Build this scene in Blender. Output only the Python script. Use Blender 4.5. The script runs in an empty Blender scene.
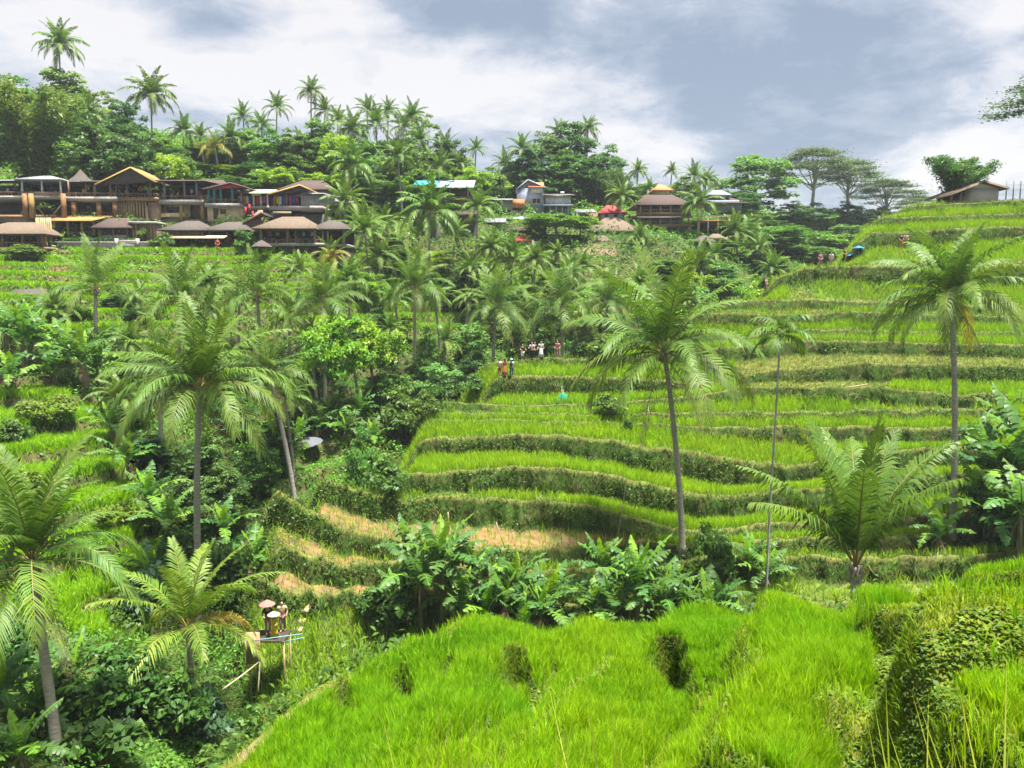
import bpy, math, random
import numpy as np
from mathutils import Vector, Matrix

# ------------------------------------------------------------------ camera, sky, sun, exposure
SC = bpy.context.scene
COL = SC.collection
FPX = 790.0
PITCH = math.atan(94 / 790)
CP, SP = math.cos(PITCH), math.sin(PITCH)
cam_d = bpy.data.cameras.new('camera')
cam_d.sensor_width = 36.0
cam_d.lens = FPX * 36 / 1024
cam_d.clip_start = 0.05
cam_d.clip_end = 6000
cam = bpy.data.objects.new('camera', cam_d)
COL.objects.link(cam)
cam.location = (0, 0, 0)
cam.rotation_euler = (math.pi / 2 - PITCH, 0, 0)
SC.camera = cam

SUN_DIR = Vector((0.16, -0.10, 0.95)).normalized()      # towards the sun
SUN_EL = math.asin(SUN_DIR.z)
SUN_AZ = math.atan2(SUN_DIR.x, SUN_DIR.y)
EXPOSURE = 1.92
CLOUD = 0.245
SUN_W = 4.9

sd = bpy.data.lights.new('sun', 'SUN')
sd.energy = SUN_W
sd.angle = math.radians(8)
sd.color = (1.0, 0.96, 0.88)
so = bpy.data.objects.new('sun', sd)
COL.objects.link(so)
so.rotation_euler = (-SUN_DIR).to_track_quat('-Z', 'Y').to_euler()

W = bpy.data.worlds.new('World')
SC.world = W
W.use_nodes = True


def build_world():
    nt = W.node_tree
    nt.nodes.clear()
    N, L = nt.nodes.new, nt.links.new
    out = N('ShaderNodeOutputWorld')
    sky = N('ShaderNodeTexSky')
    sky.sky_type = 'NISHITA'
    sky.sun_disc = False
    sky.sun_elevation = SUN_EL
    sky.sun_rotation = SUN_AZ
    b1 = N('ShaderNodeBackground')
    b1.inputs[1].default_value = 0.05
    L(sky.outputs[0], b1.inputs[0])
    tc = N('ShaderNodeTexCoord')
    nrm = N('ShaderNodeVectorMath'); nrm.operation = 'NORMALIZE'
    L(tc.outputs['Generated'], nrm.inputs[0])
    sep = N('ShaderNodeSeparateXYZ')
    L(nrm.outputs[0], sep.inputs[0])

    def math_(op, a, b=None, clamp=False):
        m = N('ShaderNodeMath'); m.operation = op; m.use_clamp = clamp
        for i, v in enumerate((a, b)):
            if v is None: continue
            if isinstance(v, (int, float)): m.inputs[i].default_value = v
            else: L(v, m.inputs[i])
        return m.outputs[0]
    zc = math_('ADD', math_('MAXIMUM', sep.outputs[2], 0.0), 0.22)
    cx, cy = math_('DIVIDE', sep.outputs[0], zc), math_('DIVIDE', sep.outputs[1], zc)
    comb = N('ShaderNodeCombineXYZ')
    L(cx, comb.inputs[0]); L(cy, comb.inputs[1])

    def noise(scale, detail, rough, off, dist=0.0):
        mp = N('ShaderNodeMapping')
        mp.inputs['Location'].default_value = off
        L(comb.outputs[0], mp.inputs['Vector'])
        n = N('ShaderNodeTexNoise')
        n.inputs['Scale'].default_value = scale
        n.inputs['Detail'].default_value = detail
        n.inputs['Roughness'].default_value = rough
        n.inputs['Distortion'].default_value = dist
        L(mp.outputs[0], n.inputs['Vector'])
        return n.outputs['Fac']
    n1 = noise(1.7, 12, 0.60, (3.1, 7.7, 0.0), 0.25)
    n2 = noise(5.2, 10, 0.66, (9.3, 1.2, 0.0), 0.3)

    def blob(px, py, rad, amp):
        # a large brighter or darker mass of cloud in one direction of the sky
        u, v = (px - 512) / FPX, (384 - py) / FPX
        d = Vector((u, CP + v * SP, -SP + v * CP)).normalized()
        vm = N('ShaderNodeVectorMath'); vm.operation = 'SUBTRACT'
        L(nrm.outputs[0], vm.inputs[0]); vm.inputs[1].default_value = d
        ms = N('ShaderNodeVectorMath'); ms.operation = 'MULTIPLY'
        L(vm.outputs[0], ms.inputs[0]); ms.inputs[1].default_value = (1 / rad[0], 1 / rad[0], 1 / rad[1])
        ln = N('ShaderNodeVectorMath'); ln.operation = 'LENGTH'
        L(ms.outputs[0], ln.inputs[0])
        mr = N('ShaderNodeMapRange'); mr.interpolation_type = 'SMOOTHSTEP'
        mr.inputs['From Min'].default_value = 0; mr.inputs['From Max'].default_value = 1
        mr.inputs['To Min'].default_value = amp; mr.inputs['To Max'].default_value = 0
        L(ln.outputs['Value'], mr.inputs['Value'])
        return mr.outputs[0]
    f = math_('ADD', math_('MULTIPLY', n1, 0.70), math_('MULTIPLY', n2, 0.48))
    for b in [(420, 85, (0.36, 0.085), 0.26), (170, 70, (0.18, 0.06), 0.16), (30, 45, (0.16, 0.12), 0.12), (60, 10, (0.20, 0.05), 0.14),
              (640, 150, (0.14, 0.06), 0.20), (980, 160, (0.16, 0.06), 0.22), (320, 5, (0.12, 0.04), 0.14),
              (990, 10, (0.10, 0.05), 0.16), (760, 70, (0.32, 0.12), -0.12), (220, 30, (0.10, 0.04), -0.10),
              (480, 10, (0.16, 0.04), -0.10), (870, 130, (0.14, 0.05), -0.08), (940, 70, (0.12, 0.05), -0.06)]:
        f = math_('ADD', f, blob(*b))
    f = math_('ADD', math_('MULTIPLY', math_('SUBTRACT', f, .64), 1.55), .64)
    ramp = N('ShaderNodeValToRGB')
    e = ramp.color_ramp.elements
    e[0].position = 0.38; e[0].color = (0.36, 0.44, 0.57, 1)
    e[1].position = 0.82; e[1].color = (1.05, 1.02, 1.02, 1)
    m = e.new(0.55); m.color = (0.54, 0.61, 0.73, 1)
    m = e.new(0.66); m.color = (0.80, 0.82, 0.89, 1)
    L(f, ramp.inputs[0])
    # the unseen sky overhead is dimmed to lower the ambient light
    up = N('ShaderNodeMapRange')
    up.inputs['From Min'].default_value = 0.35; up.inputs['From Max'].default_value = 0.95
    up.inputs['To Min'].default_value = 1.0; up.inputs['To Max'].default_value = .85
    L(sep.outputs[2], up.inputs['Value'])
    b2 = N('ShaderNodeBackground')
    L(ramp.outputs[0], b2.inputs[0])
    L(math_('MULTIPLY', up.outputs[0], CLOUD), b2.inputs[1])
    mx = N('ShaderNodeMixShader'); mx.inputs[0].default_value = 0.88
    L(b1.outputs[0], mx.inputs[1]); L(b2.outputs[0], mx.inputs[2])
    L(mx.outputs[0], out.inputs[0])


build_world()
SC.view_settings.view_transform = 'Standard'
SC.view_settings.look = 'None'
SC.view_settings.exposure = EXPOSURE
SC.view_settings.gamma = 1
SC.view_settings.use_curve_mapping = False
SC.render.engine = 'CYCLES'
cy = SC.cycles
cy.use_denoising = True
cy.max_bounces = 6
cy.diffuse_bounces = 3
cy.glossy_bounces = 2
cy.transmission_bounces = 3
cy.transparent_max_bounces = 4
cy.volume_bounces = 0
cy.sample_clamp_indirect = 6

# ------------------------------------------------------------------ helpers


def at(px, py, Y):
    u, v = (px - 512) / FPX, (384 - py) / FPX
    s = Y / (CP + SP * v)
    return Vector((u * s, Y, (-SP + CP * v) * s))


def aof(px, py):
    return ((px - 512) / FPX) / (CP + SP * (384 - py) / FPX)


def project(P):
    P = np.asarray(P, float)
    d = P[:, 1] * CP - P[:, 2] * SP
    d = np.maximum(d, 0.01)
    return 512 + FPX * P[:, 0] / d, 384 - FPX * (P[:, 1] * SP + P[:, 2] * CP) / d


def _hash(ix, iy, seed):
    h = (ix.astype(np.int64) * 374761393 + iy.astype(np.int64) * 668265263 + seed * 974634777) & 0xFFFFFFFF
    h = ((h ^ (h >> 13)) * 1274126177) & 0xFFFFFFFF
    return ((h ^ (h >> 16)) & 0xFFFF) / 65535.0


def vnoise(x, y, seed=0):
    x, y = np.asarray(x, float), np.asarray(y, float)
    ix, iy = np.floor(x), np.floor(y)
    fx, fy = x - ix, y - iy
    fx, fy = fx * fx * (3 - 2 * fx), fy * fy * (3 - 2 * fy)
    a, b = _hash(ix, iy, seed), _hash(ix + 1, iy, seed)
    c, d = _hash(ix, iy + 1, seed), _hash(ix + 1, iy + 1, seed)
    return (a * (1 - fx) + b * fx) * (1 - fy) + (c * (1 - fx) + d * fx) * fy      # 0..1


def fbm(x, y, seed=0, o=3):
    s, a, t = 0, 1.0, 0
    for k in range(o):
        s = s + a * vnoise(x * 2 ** k, y * 2 ** k, seed + k * 17); t += a; a *= .5
    return s / t


def in_poly(px, py, poly):
    inside = np.zeros(len(px), bool)
    n = len(poly)
    for i in range(n):
        x0, y0 = poly[i]; x1, y1 = poly[(i + 1) % n]
        c = ((y0 > py) != (y1 > py)) & (px < (x1 - x0) * (py - y0) / ((y1 - y0) or 1e-9) + x0)
        inside ^= c
    return inside


class Geo:
    """vertices, quads, triangles and a colour per vertex, linked as ONE mesh"""
    def __init__(s):
        s.V, s.Q, s.T, s.C, s.n = [], [], [], [], 0

    def add(s, V, Q=None, T=None, C=None):
        V = np.asarray(V, float).reshape(-1, 3)
        if Q is not None and len(Q): s.Q.append(np.asarray(Q, int).reshape(-1, 4) + s.n)
        if T is not None and len(T): s.T.append(np.asarray(T, int).reshape(-1, 3) + s.n)
        C = np.ones((len(V), 3)) if C is None else np.asarray(C, float)
        if C.ndim == 1: C = np.tile(C, (len(V), 1))
        s.V.append(V); s.C.append(C); s.n += len(V)
        return s

    def arrays(s):
        V = np.concatenate(s.V) if s.V else np.zeros((0, 3))
        C = np.concatenate(s.C) if s.C else np.zeros((0, 3))
        Q = np.concatenate(s.Q) if s.Q else np.zeros((0, 4), int)
        T = np.concatenate(s.T) if s.T else np.zeros((0, 3), int)
        return V, Q, T, C

    def put(s, other, M=None, tint=None):
        V, Q, T, C = other.arrays()
        if M is not None:
            R = np.array(M.to_3x3()); t = np.array(M.translation)
            V = V @ R.T + t
        if tint is not None: C = C * np.asarray(tint)
        return s.add(V, Q, T, C)

    # primitives -----------------------------------------------------
    def box(s, x0, x1, y0, y1, z0, z1, C=None):
        V = [(x, y, z) for z in (z0, z1) for y in (y0, y1) for x in (x0, x1)]
        return s.add(V, [(0, 2, 3, 1), (4, 5, 7, 6), (0, 1, 5, 4), (2, 6, 7, 3), (0, 4, 6, 2), (1, 3, 7, 5)], C=C)

    def tube(s, pts, rad, k=7, C=None, cap=True):
        pts = np.asarray(pts, float); n = len(pts)
        rad = np.broadcast_to(np.asarray(rad, float), (n,))
        tg = np.gradient(pts, axis=0)
        tg /= np.linalg.norm(tg, axis=1)[:, None] + 1e-9
        ref = np.array([0, 0, 1.0]) if abs(tg[0, 2]) < .9 else np.array([1.0, 0, 0])
        V = []
        for i in range(n):
            e1 = np.cross(tg[i], ref); e1 /= np.linalg.norm(e1) + 1e-9
            e2 = np.cross(tg[i], e1)
            for j in range(k):
                an = 2 * math.pi * j / k
                V.append(pts[i] + rad[i] * (math.cos(an) * e1 + math.sin(an) * e2))
        Q = [(i * k + j, i * k + (j + 1) % k, (i + 1) * k + (j + 1) % k, (i + 1) * k + j) for i in range(n - 1) for j in range(k)]
        T = []
        if cap:
            V += [pts[0], pts[-1]]; a, b = n * k, n * k + 1
            T = [(a, (j + 1) % k, j) for j in range(k)] + [(b, (n - 1) * k + j, (n - 1) * k + (j + 1) % k) for j in range(k)]
        return s.add(V, Q, T, C)

    def lathe(s, prof, k=14, c=(0, 0), C=None, sx=1, sy=1):
        V = [(c[0] + r * math.cos(2 * math.pi * j / k) * sx, c[1] + r * math.sin(2 * math.pi * j / k) * sy, z) for r, z in prof for j in range(k)]
        n = len(prof)
        Q = [(i * k + j, i * k + (j + 1) % k, (i + 1) * k + (j + 1) % k, (i + 1) * k + j) for i in range(n - 1) for j in range(k)]
        return s.add(V, Q, None, C)

    def hip(s, x0, x1, y0, y1, ze, zt, rx0, rx1, th=.14, C=None):
        ym = (y0 + y1) / 2
        V = [(x0, y0, ze - th), (x1, y0, ze - th), (x1, y1, ze - th), (x0, y1, ze - th),
             (x0, y0, ze), (x1, y0, ze), (x1, y1, ze), (x0, y1, ze), (rx0, ym, zt), (rx1, ym, zt)]
        return s.add(V, [(0, 3, 2, 1), (0, 1, 5, 4), (1, 2, 6, 5), (2, 3, 7, 6), (3, 0, 4, 7), (4, 5, 9, 8), (6, 7, 8, 9)], [(5, 6, 9), (7, 4, 8)], C)

    def slab(s, p, th):
        """a sloped roof slab: four corners and a thickness"""
        p = np.asarray(p, float)
        n = np.cross(p[1] - p[0], p[3] - p[0]); n /= np.linalg.norm(n)
        if n[2] < 0: n = -n
        V = np.concatenate([p, p + n * th])
        return s.add(V, [(0, 1, 2, 3), (4, 5, 6, 7), (0, 1, 5, 4), (1, 2, 6, 5), (2, 3, 7, 6), (3, 0, 4, 7)])

    def build(s, name, mat, parent=None, smooth=False):
        me = s.mesh(name, mat, smooth)
        return link(name, me, parent)

    def mesh(s, name, mat, smooth=False):
        V, Q, T, C = s.arrays()
        me = bpy.data.meshes.new(name)
        me.vertices.add(len(V)); me.vertices.foreach_set('co', V.astype(np.float32).ravel())
        nq, nt_ = len(Q), len(T)
        me.loops.add(nq * 4 + nt_ * 3)
        me.loops.foreach_set('vertex_index', np.concatenate([Q.ravel(), T.ravel()]).astype(np.int32))
        me.polygons.add(nq + nt_)
        me.polygons.foreach_set('loop_start', np.concatenate([np.arange(nq) * 4, nq * 4 + np.arange(nt_) * 3]).astype(np.int32))
        if smooth: me.polygons.foreach_set('use_smooth', np.ones(nq + nt_, bool))
        at_ = me.color_attributes.new('Col', 'FLOAT_COLOR', 'POINT')
        at_.data.foreach_set('color', np.concatenate([C, np.ones((len(C), 1))], 1).astype(np.float32).ravel())
        me.materials.append(mat)
        me.update(calc_edges=True)
        return me


def link(name, data, parent=None, loc=None):
    o = bpy.data.objects.new(name, data)
    COL.objects.link(o)
    if parent is not None: o.parent = parent
    if loc is not None: o.location = loc
    return o


def tag(o, label=None, cat=None, group=None, kind=None):
    if label: o['label'] = label
    if cat: o['category'] = cat
    if group: o['group'] = group
    if kind: o['kind'] = kind
    return o


def thing(name, label, cat, loc=(0, 0, 0), rz=0, group=None):
    o = link(name, None, None, loc)
    o.rotation_euler = (0, 0, rz)
    o.empty_display_size = .3
    return tag(o, label, cat, group)


# ------------------------------------------------------------------ materials
def new_mat(name):
    m = bpy.data.materials.new(name); m.use_nodes = True
    nt = m.node_tree; nt.nodes.clear()
    return m, nt, nt.nodes.new, nt.links.new


def leaf_mat(name, gain=(1, 1, 1), trans=.35, rough=.5, spec=.3, vary=.12, nscale=0.0):
    m, nt, N, L = new_mat(name)
    out = N('ShaderNodeOutputMaterial')
    a = N('ShaderNodeAttribute'); a.attribute_name = 'Col'
    mul = N('ShaderNodeMix'); mul.data_type = 'RGBA'; mul.blend_type = 'MULTIPLY'; mul.inputs[0].default_value = 1
    L(a.outputs['Color'], mul.inputs[6]); mul.inputs[7].default_value = (*gain, 1)
    oi = N('ShaderNodeObjectInfo')
    hsv = N('ShaderNodeHueSaturation')
    mr = N('ShaderNodeMapRange'); mr.inputs[3].default_value = 1 - vary; mr.inputs[4].default_value = 1 + vary
    L(oi.outputs['Random'], mr.inputs[0]); L(mr.outputs[0], hsv.inputs['Value'])
    mh = N('ShaderNodeMapRange'); mh.inputs[3].default_value = .5 - vary * .12; mh.inputs[4].default_value = .5 + vary * .10
    w = N('ShaderNodeMath'); w.operation = 'FRACT'
    w2 = N('ShaderNodeMath'); w2.operation = 'MULTIPLY'; w2.inputs[1].default_value = 7.31
    L(oi.outputs['Random'], w2.inputs[0]); L(w2.outputs[0], w.inputs[0]); L(w.outputs[0], mh.inputs[0]); L(mh.outputs[0], hsv.inputs['Hue'])
    L(mul.outputs[2], hsv.inputs['Color'])
    p = N('ShaderNodeBsdfPrincipled')
    p.inputs['Roughness'].default_value = rough
    p.inputs['Specular IOR Level'].default_value = spec
    L(hsv.outputs[0], p.inputs['Base Color'])
    t = N('ShaderNodeBsdfTranslucent')
    h2 = N('ShaderNodeHueSaturation'); h2.inputs['Hue'].default_value = .49; h2.inputs['Saturation'].default_value = 1.1; h2.inputs['Value'].default_value = 1.3
    L(hsv.outputs[0], h2.inputs['Color']); L(h2.outputs[0], t.inputs['Color'])
    mx = N('ShaderNodeMixShader'); mx.inputs[0].default_value = trans
    L(p.outputs[0], mx.inputs[1]); L(t.outputs[0], mx.inputs[2]); L(mx.outputs[0], out.inputs[0])
    return m


def solid(name, c, rough=.75, vary=.25, scale=3.0, c2=None, stretch=(1, 1, 1), bump=0.0, metallic=0.0, spec=.3, attr=False):
    """one real surface: two close tones mixed by noise"""
    m, nt, N, L = new_mat(name)
    out = N('ShaderNodeOutputMaterial')
    p = N('ShaderNodeBsdfPrincipled')
    p.inputs['Roughness'].default_value = rough; p.inputs['Metallic'].default_value = metallic
    p.inputs['Specular IOR Level'].default_value = spec
    tc = N('ShaderNodeTexCoord'); mp = N('ShaderNodeMapping'); mp.inputs['Scale'].default_value = stretch
    L(tc.outputs['Object'], mp.inputs[0])
    n = N('ShaderNodeTexNoise'); n.inputs['Scale'].default_value = scale; n.inputs['Detail'].default_value = 6; n.inputs['Roughness'].default_value = .62
    L(mp.outputs[0], n.inputs['Vector'])
    r = N('ShaderNodeValToRGB')
    c2 = c2 or tuple(max(0, x * (1 - 2 * vary)) for x in c)
    r.color_ramp.elements[0].position = .32; r.color_ramp.elements[0].color = (*c2, 1)
    r.color_ramp.elements[1].position = .66; r.color_ramp.elements[1].color = (*c, 1)
    L(n.outputs['Fac'], r.inputs[0])
    src = r.outputs[0]
    if attr:
        a = N('ShaderNodeAttribute'); a.attribute_name = 'Col'
        mul = N('ShaderNodeMix'); mul.data_type = 'RGBA'; mul.blend_type = 'MULTIPLY'; mul.inputs[0].default_value = 1
        L(a.outputs['Color'], mul.inputs[6]); L(src, mul.inputs[7]); src = mul.outputs[2]
    L(src, p.inputs['Base Color'])
    if bump:
        b = N('ShaderNodeBump'); b.inputs['Strength'].default_value = bump; b.inputs['Distance'].default_value = .05
        L(n.outputs['Fac'], b.inputs['Height']); L(b.outputs[0], p.inputs['Normal'])
    L(p.outputs[0], out.inputs[0])
    return m


M = {}
M['rice'] = leaf_mat('rice_leaf', trans=.42, rough=.55, spec=.2, vary=0)
M['leaf'] = leaf_mat('foliage', trans=.35, rough=.5, spec=.25, vary=.16)
M['palm'] = leaf_mat('palm_leaflet', trans=.25, rough=.5, spec=.24, vary=.10)
M['banana'] = leaf_mat('banana_leaf', trans=.40, rough=.45, spec=.25, vary=.12)
M['ground'] = solid('terrain_soil', (1, 1, 1), .95, .28, 1.6, attr=True, bump=.6, spec=.1)
M['trunk'] = solid('palm_bark', (.40, .36, .31), .9, .3, 5, stretch=(.6, .6, 5), bump=.5)
M['bark'] = solid('tree_bark', (.24, .20, .16), .9, .3, 4, stretch=(1, 1, .3), bump=.5)
M['pale_bark'] = solid('pale_bark', (.42, .40, .36), .9, .25, 4, stretch=(1, 1, .3), bump=.4)
M['pstem'] = solid('banana_stem', (.20, .20, .08), .7, .35, 4, c2=(.10, .07, .035), stretch=(1, 1, .35), bump=.3)
M['coconut'] = solid('coconut_husk', (.30, .26, .06), .5, .3, 8)
M['deadfrond'] = leaf_mat('dead_frond', trans=.15, rough=.8, spec=.1, vary=.05)
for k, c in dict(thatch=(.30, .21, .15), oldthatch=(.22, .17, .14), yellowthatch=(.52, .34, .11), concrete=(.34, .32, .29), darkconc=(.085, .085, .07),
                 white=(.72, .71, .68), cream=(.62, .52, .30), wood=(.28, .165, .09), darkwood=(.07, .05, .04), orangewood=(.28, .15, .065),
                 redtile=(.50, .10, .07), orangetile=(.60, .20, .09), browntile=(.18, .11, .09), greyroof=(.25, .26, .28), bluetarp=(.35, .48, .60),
                 tealtarp=(.05, .42, .46), bamboo=(.40, .28, .14), greyblue=(.24, .29, .36), inside=(.085, .065, .055), pinkstone=(.30, .20, .14),  # inside: dark wood brown with the shade of open interiors put into it
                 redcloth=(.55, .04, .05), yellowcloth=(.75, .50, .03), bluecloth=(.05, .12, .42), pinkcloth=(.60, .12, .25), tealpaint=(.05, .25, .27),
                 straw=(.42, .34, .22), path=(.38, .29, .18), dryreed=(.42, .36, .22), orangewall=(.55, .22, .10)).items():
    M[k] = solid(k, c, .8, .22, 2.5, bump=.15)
for k in ('thatch', 'oldthatch', 'yellowthatch', 'browntile', 'redtile', 'orangetile'):
    M[k] = solid(k + '_roof', tuple(x for x in {'thatch': (.165, .12, .085), 'oldthatch': (.095, .08, .07), 'yellowthatch': (.34, .22, .075),
                 'browntile': (.085, .058, .050), 'redtile': (.48, .06, .06), 'orangetile': (.60, .20, .09)}[k]), .9, .22, 3.0, stretch=(2.5, .6, .6), bump=.4)
# ------------------------------------------------------------------ the lie of the land
# valley floor, opposite slope and far hillside: profiles of the slope seen along several bearings (distance, picture height)
PROF = {
    0: [(20, 850), (28, 770), (36, 655), (42, 590), (48, 530), (54, 470), (60, 425), (66, 390), (74, 350), (84, 310), (95, 280), (105, 262), (108.5, 255), (110, 249), (113, 245), (115.2, 222), (122, 216), (128, 198), (140, 165), (160, 130), (200, 100), (300, 110)],
    100: [(20, 900), (28, 790), (36, 680), (42, 615), (48, 545), (54, 490), (60, 445), (66, 405), (74, 365), (84, 322), (95, 288), (105, 262), (108.5, 255), (110, 249), (113, 245), (115.2, 222), (122, 216), (129, 200), (140, 172), (160, 140), (200, 125), (300, 140)],
    200: [(20, 950), (28, 860), (36, 760), (44, 640), (50, 580), (56, 530), (62, 480), (68, 440), (76, 400), (86, 340), (97, 292), (105, 264), (108.5, 255), (110, 249), (113.5, 245), (115.8, 222), (123, 216), (131, 200), (145, 174), (165, 150), (200, 140), (300, 160)],
    300: [(30, 900), (40, 770), (48, 668), (54, 592), (60, 537), (66, 478), (74, 432), (84, 385), (94, 338), (103, 282), (107, 257), (109.5, 249), (114, 246), (117, 216), (124, 212), (134, 200), (150, 180), (170, 165), (210, 160), (300, 180)],
    400: [(30, 900), (45, 700), (55, 605), (62, 545), (72, 470), (82, 415), (92, 372), (102, 335), (112, 302), (119, 268), (124, 232), (130, 222), (134, 209), (142, 205), (152, 202), (165, 196), (185, 185), (220, 180), (320, 195)],
    550: [(30, 900), (45, 720), (60, 610), (75, 500), (85, 430), (95, 385), (105, 355), (114, 330), (121, 300), (128, 268), (132, 250), (137, 240), (143, 231), (149, 217), (158, 212), (180, 200), (205, 195), (250, 195), (350, 205)],
    700: [(30, 900), (50, 720), (70, 560), (90, 430), (108, 365), (120, 318), (129, 272), (135, 248), (142, 238), (148, 234), (158, 222), (172, 212), (185, 208), (210, 210), (260, 205), (350, 215)],
    850: [(30, 900), (50, 720), (80, 520), (110, 400), (140, 310), (160, 280), (180, 255), (210, 235), (260, 222), (350, 225)],
    1020: [(30, 900), (50, 720), (80, 520), (110, 400), (140, 330), (180, 290), (220, 265), (280, 250), (350, 245)],
}
LA = np.linspace(-1.15, 1.15, 700)                       # bearings X / Y
LY = np.concatenate([np.linspace(3, 30, 28, endpoint=False), np.geomspace(30, 180, 340), np.geomspace(183, 900, 40)])


def build_L():
    pa, pz = [], []
    for px, pr in PROF.items():
        ys, zs, aa = [], [], []
        for Y, py in pr:
            p = at(px, py, Y); ys.append(Y); zs.append(p.z); aa.append(p.x / Y)
        ys += [600, 900]; zs += [8, 0]
        z = np.interp(LY, ys, zs)
        k = np.ones(5) / 5
        z = np.convolve(np.pad(z, 2, mode='edge'), k, 'valid')
        pa.append(np.mean(aa)); pz.append(z)
    pz = np.array(pz)
    Z = np.empty((len(LY), len(LA)))
    for i in range(len(LY)): Z[i] = np.interp(LA, pa, pz[:, i])
    k = np.hanning(61); k /= k.sum()
    Z = np.apply_along_axis(lambda r: np.convolve(np.pad(r, 30, mode='edge'), k, 'valid'), 1, Z)
    A, Yg = np.meshgrid(LA, LY)
    X = A * Yg
    n = fbm(X / 9, Yg / 9, 3, 4) - .5
    Z += n * np.clip((Yg - 15) / 30, 0, 1) * 1.6
    # rice terraces cut into the opposite slope
    step = 1.35
    q = Z / step + (fbm(X / 22, Yg / 22, 8, 2) - .5) * 1.0
    fr = q - np.floor(q)
    ris = np.clip((fr - .74) / .22, 0, 1); ris = ris * ris * (3 - 2 * ris)
    Zt = Z + (np.floor(q) + ris + fr * .06 - q) * step + .3
    w = np.clip((Yg - 38) / 5, 0, 1) * np.clip((120 - Yg) / 5, 0, 1) * np.clip((-.08 - A + .08 * (Yg > 85)) / .06, 0, 1)
    w2 = np.clip((Yg - 100) / 6, 0, 1) * np.clip((150 - Yg) / 8, 0, 1) * np.clip((A + .2) / .05, 0, 1) * np.clip((.25 - A) / .05, 0, 1)
    w = np.maximum(w, w2 * .8)
    return Z * (1 - w) + Zt * w, w


LZ, LW = build_L()


def Lh(X, Y):
    Y = np.maximum(np.asarray(Y, float), 3.01); X = np.asarray(X, float)
    a = np.clip(X / Y, LA[0], LA[-1] - 1e-6)
    fa = (a - LA[0]) / (LA[1] - LA[0]); ia = np.clip(fa.astype(int), 0, len(LA) - 2); ta = fa - ia
    iy = np.clip(np.searchsorted(LY, Y) - 1, 0, len(LY) - 2); ty = np.clip((Y - LY[iy]) / (LY[iy + 1] - LY[iy]), 0, 1)
    return (LZ[iy, ia] * (1 - ta) + LZ[iy, ia + 1] * ta) * (1 - ty) + (LZ[iy + 1, ia] * (1 - ta) + LZ[iy + 1, ia + 1] * ta) * ty


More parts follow.
